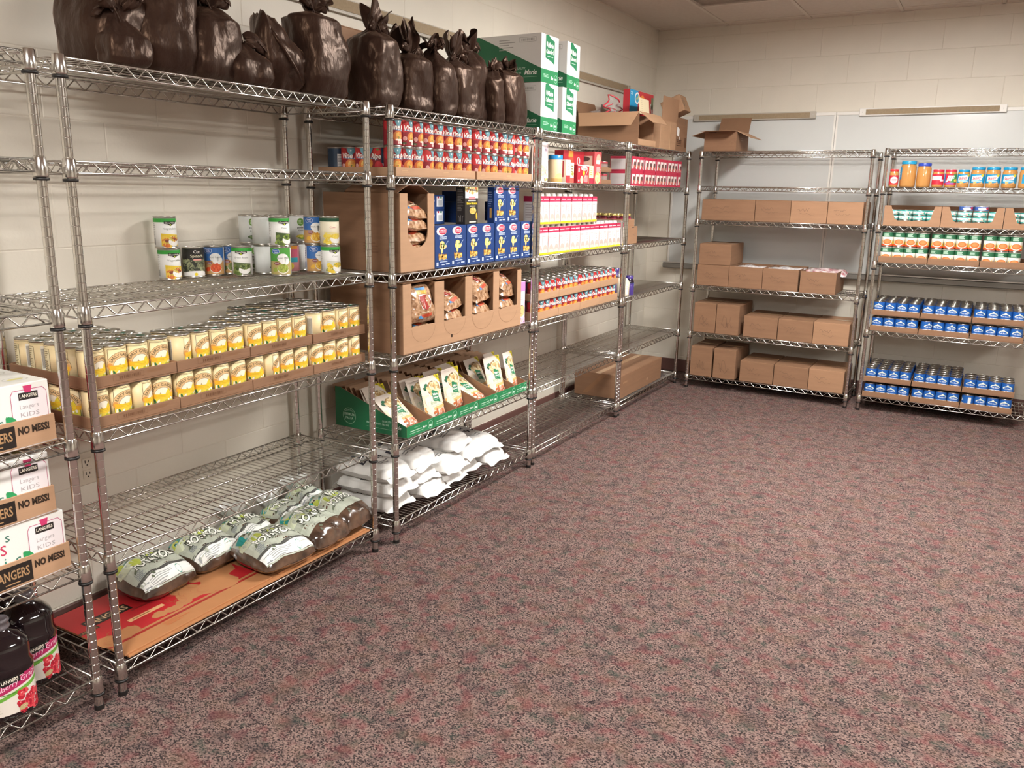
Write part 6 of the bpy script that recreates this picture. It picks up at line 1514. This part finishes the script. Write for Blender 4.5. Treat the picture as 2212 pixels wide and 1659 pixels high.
for c, (y, L) in enumerate(cols_):
    nl = (3, 3, 2, 2, 1)[c]
    for k in range(nl):
        flour(-0.19+0.022*((k*7+c*5) % 3-1)-(0.02 if k == 2 else 0), y+0.010*((k*3+c*2) % 3-1)-0.014*k*(1 if c < 3 else -1), z+k*0.073+0.001, L*0.99, 0.315, 0.082, 60+c*5+k, 'white flour bag, %s pile from left, %s from the bottom' % (ORD[c], ORD[k]), 0.07*((c+k*2) % 3-1), 0.04*(k if c in (1, 2) else 0), 0.05*((c+k) % 3-1), txt=(k == nl-1 or c == 0))
flour(-0.21, 3.33, z+0.155, 0.20, 0.30, 0.078, 91, 'white flour bag tipped across two piles near the middle', 0.18, 0.05, -0.12, txt=True)
flour(-0.20, 3.60, z+0.080, 0.22, 0.32, 0.078, 92, 'white flour bag lying on top at the right end of the pile', -0.08, 0.03, 0.06, txt=True)

# ================================================================== lowest shelf of B: red board and potato bags
z = top('B', 6)
RDk = '#b3242a'; RDB = '#9c2a24'; KR = mat('kraft_orange', '#b27a4e', 0.7, var=0.06, vscale=8)
def red_board(L, W_, seed, label, x, y, zz, rot=0.0, full=True):
    mb = MB(); t = 0.0065; mb.box((0, 0, 0), (L, W_, t), KR, ch=0.0008)
    a = Art()
    if full:
        a.rect(L/2, W_*0.615, L, W_*0.77, RDk, 1); a.rect(L/2, W_*0.185, L, 0.012, RDB, 1.3)
        a.blobs(L*0.10, W_*0.29, L*0.16, W_*0.06, [KR], 7, 0.022, 0.034, 3, 1.60); a.blobs(L*0.62, W_*0.42, L*0.14, W_*0.20, [KR], 9, 0.03, 0.042, 5, 1.625); a.blobs(L*0.44, W_*0.30, L*0.22, W_*0.05, [KR], 8, 0.014, 0.024, 6, 1.65); a.blobs(L*0.86, W_*0.55, L*0.2, W_*0.5, [KR], 11, 0.05, 0.07, 8, 1.675)
        R_ = random.Random(4)
        for k in range(26):
            cx, cy = (L*R_.uniform(0.48, 0.70), W_*R_.uniform(0.32, 0.62)) if k < 18 else (L*R_.uniform(0.04, 0.2), W_*R_.uniform(0.24, 0.36))
            a.ring(cx, cy, R_.uniform(0.012, 0.026), R_.uniform(0.0268, 0.0276), R_.uniform(0, 3), R_.uniform(3.5, 6.2), '#a8603c', 3.2, 10) if False else a.ring(cx, cy, 0.0195, 0.021, R_.uniform(0, 3), R_.uniform(3.5, 6.2), '#a8603c', 3.2, 9)
        a.rect(L*0.20, W_*0.66, 0.16, 0.052, '#241c18', 3); a.text('LANGERS', L*0.20, W_*0.66-0.014, 0.030, '#d8b890', 4, bold=0.02, w_=0.145); a.rect(L*0.05, W_*0.56, 0.07, 0.018, '#3a2a1c', 3); a.text('LANGERS', L*0.05, W_*0.56-0.005, 0.010, '#a88a5c', 4, w_=0.06)
        a.rect(L*0.33, W_*0.42, L*0.22, 0.020, '#d9a878', 3); a.lines(L*0.33, W_*0.42, L*0.17, 0.012, 1, '#8a5a38', 4, 3); a.lines(L*0.40, W_*0.56, L*0.20, 0.018, 1, '#8f2a28', 3, 5); a.lines(L*0.38, W_*0.12, L*0.16, 0.03, 3, '#b8683c', 3, 8)
    else:
        a.rect(L*0.5, W_*0.3, L, 0.014, RDB, 1); a.text('STEP', L*0.4, W_*0.62, 0.028, '#4a3426', 2, bold=0.03); a.text('UP', L*0.4, W_*0.42, 0.028, '#4a3426', 2, bold=0.03); a.lines(L*0.7, W_*0.6, L*0.3, 0.05, 3, '#8a5a38', 2, 3)
    r = mb.build('flattened_carton'); mb = MB(); a.emit(mb, mp_top(t)); mb.build('print', r)
    r.location = (x, y, zz); r.rotation_euler = (0, 0, pi/2+rot); tag(r, label, 'cardboard', 'flattened juice cartons'); return r
red_board(1.16, 0.40, 1, 'flattened brown carton, bottom one under the red printed board', -0.015, 1.410, z, 0.0, False)
red_board(0.62, 0.395, 2, 'flattened red juice carton lying under the potato bags', -0.022, 1.400, z+0.0067, 0.012)
red_board(0.50, 0.36, 3, 'flattened brown carton at the right end of the lowest shelf', -0.03, 2.055, z+0.0067, -0.01, False)
M_POT = mat('bagged_potatoes', '#6b5140', 0.18, var=0.5, vscale=16, hex2='#3d2d24', coat=0.9, bump=0.4, bscale=14)
M_POTF = mat('potato_film', '#d9d9d2', 0.15, coat=0.8, var=0.2, vscale=20)
def potato_art(L, W_, full=True):
    a = Art(); v0 = -W_*0.47 if full else -W_*0.26
    PG = mat('potato_print', '#b9bfb0', 0.22, coat=0.7, var=0.08, vscale=25)
    # printed area in strips so it follows the bag
    n_ = 10
    for k in range(n_):
        b0 = v0+(W_*0.46-v0)*k/n_; b1 = v0+(W_*0.46-v0)*(k+1)/n_; a.poly([(-L*0.46, b0), (L*0.46, b0), (L*0.46, b1), (-L*0.46, b1)], PG, 1)
    a.blobs(0.0, W_*0.18, L*0.8, W_*0.4, ['#b2be50', '#a9b48c', '#c9d0b4', '#b5c09c', '#d4d9cc'], 11, 0.012, 0.028, 4, 2)
    a.blobs(0, 0, L*0.8, W_*0.8, ['#5c6450', '#6f785c'], 12, 0.003, 0.006, 9, 3.2, None, 1.8)
    WT = '#f1f2ea'; DK = '#3c4034'
    for s_, ly, bo, c_ in (('WHITE', 4.5, 0.10, DK), ('WHITE', 6.0, 0.03, WT)): a.text(s_, L*0.08, W_*0.12, 0.034, c_, ly, bold=bo, w_=L*0.44*(1.04 if c_ == DK else 1))
    for s_, ly, bo, c_ in (('POTATOES', 4.5, 0.10, DK), ('POTATOES', 6.0, 0.03, WT)): a.text(s_, L*0.02, -W_*0.09, 0.036, c_, ly, bold=bo, w_=L*0.70*(1.03 if c_ == DK else 1))
    a.poly([(-L*0.42, W_*0.16), (-L*0.2, W_*0.24), (-L*0.22, W_*0.40), (-L*0.44, W_*0.32)], '#23918c', 4.4); a.line([(-L*0.42, W_*0.14), (-L*0.18, W_*0.22), (-L*0.19, W_*0.42)], 0.004, '#cfd8d2', 4.6)
    if full:
        a.lines(-L*0.32, -W_*0.18, L*0.16, W_*0.14, 6, '#6d7480', 3.4, 4); a.rect(0, -W_*0.28, L*0.92, W_*0.05, '#4a4a46', 3); 
        for k in range(3): a.rect(0, -W_*(0.33+0.05*k), L*0.92, W_*0.052, '#e4e6e2', 3)
        a.lines(-L*0.12, -W_*0.40, L*0.4, W_*0.12, 5, '#9a9e9c', 4, 6); a.rect(-L*0.38, -W_*0.40, L*0.1, W_*0.10, '#8c9092', 4); a.ell(L*0.16, -W_*0.39, 0.012, 0.016, '#3f8f7c', 4, 10)
    return a
def potato(x, y, zz, L, W_, H_, seed, label, rot=0.0, tx=0.0, full=True, knot=False, ty=0.0):
    mb = MB(); mpf = pillow(mb, L, W_, H_, M_POT, seed, p=2.8, q=0.5, He=0.32, nx=26, ny=22, crump=0.007, freq=1.4, cor=0.10)
    r = mb.build('potato_bag'); mb = MB(); potato_art(L, W_, full).emit(mb, lambda a, b, h: mpf(a, b, h*1.2+0.0012), 0.011); mb.build('print', r)
    if knot:
        R_ = random.Random(seed)
        def kf(i, j):
            th = 2*pi*i; rr = 0.014+0.05*j**1.4*(1+0.35*sin(6*th+seed)+0.2*sin(11*th))
            return (rr*cos(th), W_*0.44+rr*sin(th)*0.7, H_*0.55+0.075*j+0.01*sin(5*th)*j)
        mb = MB(); mb.grid(kf, 28, 8, M_POTF, wrap=True); mb.build('tied_neck', r)
        mb = MB(); mb.lathe([(0.016, -0.006), (0.018, 0), (0.016, 0.006)], M_POTF, 12, T=Matrix.Translation((0, W_*0.44, H_*0.55))); mb.build('tie', r)
    r.location = (x, y, zz); r.rotation_euler = (tx, ty, pi/2+rot); tag(r, label, 'bag', 'bags of potatoes'); return r
zp = z+0.0145
potato(-0.335, 1.735, zp, 0.245, 0.235, 0.115, 1, 'potato bag farthest left, white panel to the front', 0.03, 0.10)
potato(-0.345, 1.970, zp, 0.235, 0.225, 0.115, 2, 'potato bag second from left, set back on the shelf', 0.05, 0.10)
potato(-0.355, 2.190, zp, 0.20, 0.19, 0.10, 3, 'potato bag half hidden at the back, third from left', -0.12, 0.05, True, True)
potato(-0.130, 2.120, zp, 0.265, 0.255, 0.115, 4, 'potato bag at the shelf front with white panel, middle', -0.10, 0.06, True)
potato(-0.140, 2.345, zp+0.004, 0.235, 0.275, 0.115, 5, 'potato bag at the shelf front showing its brown end', 0.05, 0.10, False)
potato(-0.150, 2.510, zp+0.022, 0.205, 0.275, 0.115, 6, 'potato bag at the right end against the flour', 0.06, 0.16, False)
potato(-0.335, 2.385, zp, 0.18, 0.175, 0.105, 7, 'knotted potato bag at the back, left of two', 0.1, 0.0, True, True)
potato(-0.335, 2.520, zp+0.01, 0.16, 0.175, 0.125, 8, 'knotted potato bag at the back, right of two', -0.1, 0.0, True, True)
potato(-0.235, 2.125, zp+0.035, 0.18, 0.15, 0.10, 9, 'tied potato bag tucked behind the front middle bag', 0.2, 0.0, True, True) if False else None

# ================================================================== unit A: juice packs and jugs
def a_kids(L=0.42, H_=0.155):
    a = Art(); cols = ['#d9b23c', '#2f7a5c', '#c83a5c', '#3a6fb5', '#9aa0a4', '#4a8a6a', '#c83a5c']; x = L-0.345
    def word(s_, x, y, h, cs, sp):
        for k, ch in enumerate(s_): a.text(ch, x+k*sp, y, h, cs[k % len(cs)], 2, bold=0.004, align='l')
    word('Langers', L-0.335, 0.118, 0.026, ['#c83a5c', '#d9823c', '#d9b23c', '#3f7a5c', '#c83a5c', '#3a6fb5', '#4a7a6c'], 0.0285)
    word('KIDS', L-0.265, 0.084, 0.028, ['#3a6fb5', '#d9b23c', '#2f8a5c', '#c83a5c'], 0.0285)
    word('organic', L-0.315, 0.048, 0.028, ['#5a8ab0', '#3f7a5c', '#3a6f5c', '#2f7a5c', '#4a8a6a', '#3f8a7a', '#3f7a6a'], 0.0285)
    a.ell(L-0.165, 0.030, 0.020, 0.014, '#c8282c', 2, 12); a.ell(L-0.145, 0.036, 0.014, 0.013, '#d8433a', 2.3, 12); a.ell(L-0.18, 0.043, 0.012, 0.005, '#2f7a4c', 2.5, 9, 0.2); a.ell(L-0.122, 0.035, 0.012, 0.016, '#d9b83c', 2.2, 12)
    for k in range(6): a.ell(L-0.118+0.008*(k % 3), 0.058+0.004*(k//3), 0.005, 0.015, '#2f9a5c', 2.6+0.2*k, 8, -0.7+0.28*k)
    a.text('FRUIT', L-0.26, 0.016, 0.010, '#9a9a94', 2)
    # note card
    a.poly([(L-0.105, 0.0), (L-0.008, 0.0), (L-0.008, 0.128), (L-0.018, 0.140), (L-0.098, 0.140), (L-0.105, 0.128)], '#c06a86', 2.8); a.poly([(L-0.1035, 0.0), (L-0.0095, 0.0), (L-0.0095, 0.127), (L-0.019, 0.138), (L-0.097, 0.138), (L-0.1035, 0.127)], '#eee6e8', 3.1)
    a.rect(L-0.058, 0.122, 0.052, 0.020, '#2a2422', 3.6); a.text('LANGERS', L-0.058, 0.118, 0.009, '#e9e2d2', 4.2, bold=0.02, w_=0.046); a.poly([(L-0.066, 0.131), (L-0.050, 0.131), (L-0.046, 0.150), (L-0.070, 0.150)], '#c83a6c', 4)
    for k, s_ in enumerate(('Langers', 'KIDS', 'Organic')): a.text(s_, L-0.058, 0.088-0.022*k, 0.012, '#a9a2a2', 3.6, w_=0.05)
    a.ell(L-0.042, 0.020, 0.016, 0.013, '#d9b83c', 3.6, 12); a.ell(L-0.062, 0.020, 0.008, 0.007, '#c8382c', 3.8, 9); a.ell(L-0.036, 0.038, 0.012, 0.006, '#2f8a5c', 4, 9, 0.4)
    return a
def a_tray(L=0.425):
    a = Art(); a.rect(L-0.165, 0.038, 0.11, 0.058, '#231c18', 1); a.text('LANGERS', L-0.165, 0.028, 0.026, '#b08a62', 2, bold=0.02, w_=0.094); a.rect(L-0.165, 0.017, 0.04, 0.003, '#b08a62', 2); a.text('NO MESS!', L-0.060, 0.040, 0.019, '#33261c', 2, bold=0.05, w_=0.085); a.text('STRAW', L-0.275, 0.030, 0.019, '#33261c', 2, bold=0.05, w_=0.06); a.lines(L-0.165, 0.005, 0.11, 0.006, 1, '#7a5638', 2, 3); return a
def juice_pack(y1, zz, label, x=-0.030):
    L, D_, H_ = 0.42, 0.36, 0.175
    r = empty('juice_pack', (x, y1-L-0.004, zz), pi/2)
    tr = tray_mesh(L+0.004, D_+0.004, 0.078, m=M_CARD3); o = obj('tray', tr, r)
    mb = MB(); a_tray(L+0.004).emit(mb, mp_front(0)); mb.build('tray_print', o)
    mb = MB(); mb.box((0.005, 0.005, 0.005), (L-0.001, D_-0.001, H_), mat('juice_paper', '#ecebe6', 0.3, coat=0.3), ch=0.002); c = mb.build('carton_block', r)
    mb = MB(); a = a_kids(L-0.006, 0.155); a.emit(mb, mp_front(0.005, 0.0055, 0.018)); mb.build('front_print', c)
    mb = MB(); Art().rect(D_/2, H_*0.58, D_*0.94, H_*0.82, '#c0283c', 1).text('LANGERS', D_*0.12, H_*0.5, 0.02, '#f0d8d8', 2, rot=pi/2).emit(mb, mp_right(L-0.001)); mb.build('side_print', c)
    mb = MB(); a = Art()
    for k in range(4):
        for q in range(3): a.ring(0.06+0.1*k, 0.06+0.11*q, 0.030, 0.034, 0, 2*pi, '#c9c8c0', 1, 16, 0.7); a.ell(0.06+0.1*k, 0.06+0.11*q, 0.022, 0.010, ['#d8cf8a', '#cfd8a0', '#e0d8c0'][q], 1.4, 10)
    a.emit(mb, mp_top(H_, 0.005, 0.005)); mb.build('top_print', c)
    # torn clear film lying round the tray foot
    mb = MB(); mb.tube([(0.0, -0.003, 0.002), (L*0.3, -0.006, 0.004), (L*0.7, -0.003, 0.003), (L, -0.004, 0.006), (L+0.006, 0.1, 0.02), (L+0.006, D_*0.6, 0.05)], 0.002, M_FILM, 5); mb.build('film_edge', r)
    tag(r, label, 'juice pack', 'juice packs'); return r
juice_pack(1.272, top('A', 4), 'pack of small organic juice cartons on the nearest unit, upper shelf', -0.032)
juice_pack(1.250, top('A', 5)+0.1765, 'pack of organic juice cartons stacked on another, nearest unit', -0.034)
juice_pack(1.272, top('A', 5), 'pack of organic juice cartons lowest of the three on nearest unit', -0.030)
# grape juice jugs
M_JUG = mat('grape_juice', '#150c10', 0.06, coat=0.9); M_JCAP = mat('clear_cap', '#6a6468', 0.2, coat=0.5)
def a_jug():
    a = Art(); a.rect(0, 0.068, 0.22, 0.112, '#ded6cc', 1)
    a.poly([(-0.075, 0.066), (0.08, 0.112), (0.08, 0.134), (0.04, 0.138), (0.03, 0.124), (-0.075, 0.09)], '#b0285c', 2); a.text('Cranberry Grape', 0.002, 0.098, 0.015, '#f0c8d8', 3.4, shear=0.3, w_=0.14, rot=0.28); a.poly([(-0.06, 0.052), (0.08, 0.094), (0.08, 0.106), (-0.055, 0.064)], '#6aa83c', 2.6); a.lines(0.01, 0.078, 0.08, 0.006, 1, '#4a7a2c', 3.2, 3)
    a.rect(-0.005, 0.116, 0.05, 0.022, '#1c1614', 3, 0.1); a.text('LANGERS', -0.005, 0.112, 0.010, '#e9e2d2', 4, bold=0.02, w_=0.042, rot=0.1)
    a.blobs(0.045, 0.045, 0.075, 0.06, ['#c42438', '#a81c30', '#d84a52', '#b82034'], 46, 0.006, 0.010, 5, 3); a.ell(0.02, 0.028, 0.012, 0.008, '#b8a878', 4.4, 10, 0.4); a.text('100%', -0.065, 0.048, 0.011, '#4a443e', 3, bold=0.02); a.lines(-0.045, 0.028, 0.06, 0.025, 5, '#b5ada2', 3, 4); a.blobs(0.04, 0.05, 0.06, 0.05, ['#f0a0a0'], 14, 0.0012, 0.002, 9, 5)
    return a
def jug(x, y, label, rz):
    mb = MB(); mb.lathe([(0.060, 0), (0.066, 0.006), (0.067, 0.014), (0.0655, 0.018), (0.0655, 0.126), (0.068, 0.132), (0.068, 0.150), (0.062, 0.162), (0.064, 0.19), (0.060, 0.212), (0.040, 0.232), (0.022, 0.242), (0.022, 0.252)], M_JUG, 32, sq=0.9); r = mb.build('juice_jug')
    mb = MB(); mb.lathe([(0.0245, 0.246), (0.0265, 0.248), (0.0265, 0.254), (0.0245, 0.256), (0.0245, 0.264), (0.026, 0.266), (0.026, 0.272), (0.022, 0.275)], M_JCAP, 20); mb.build('cap', r)
    mb = MB()
    def mpj(a, b, h):
        th = a/0.069; R0 = 0.0657; e = 2.9; k = (abs(cos(th))**e+abs(sin(th))**e)**(-1/e); return ((R0*k+h)*sin(th), -(R0*k+h)*cos(th), b)
    a_jug().emit(mb, mpj, 0.010); mb.build('label', r)
    r.location = (x, y, top('A', 6)); r.rotation_euler = (0, 0, rz); tag(r, label, 'juice jug', 'grape juice jugs'); return r
jug(-0.075, 1.078, 'dark grape juice jug nearest the shelf front, left', pi/2-0.25)
jug(-0.172, 1.205, 'dark grape juice jug beside the shelf post, right', pi/2-0.2)
jug(-0.300, 1.19, 'dark grape juice jug in shadow behind the two front jugs', pi/2+0.5)
jug(-0.23, 1.045, 'dark grape juice jug in shadow at the left picture edge', pi/2+0.3)
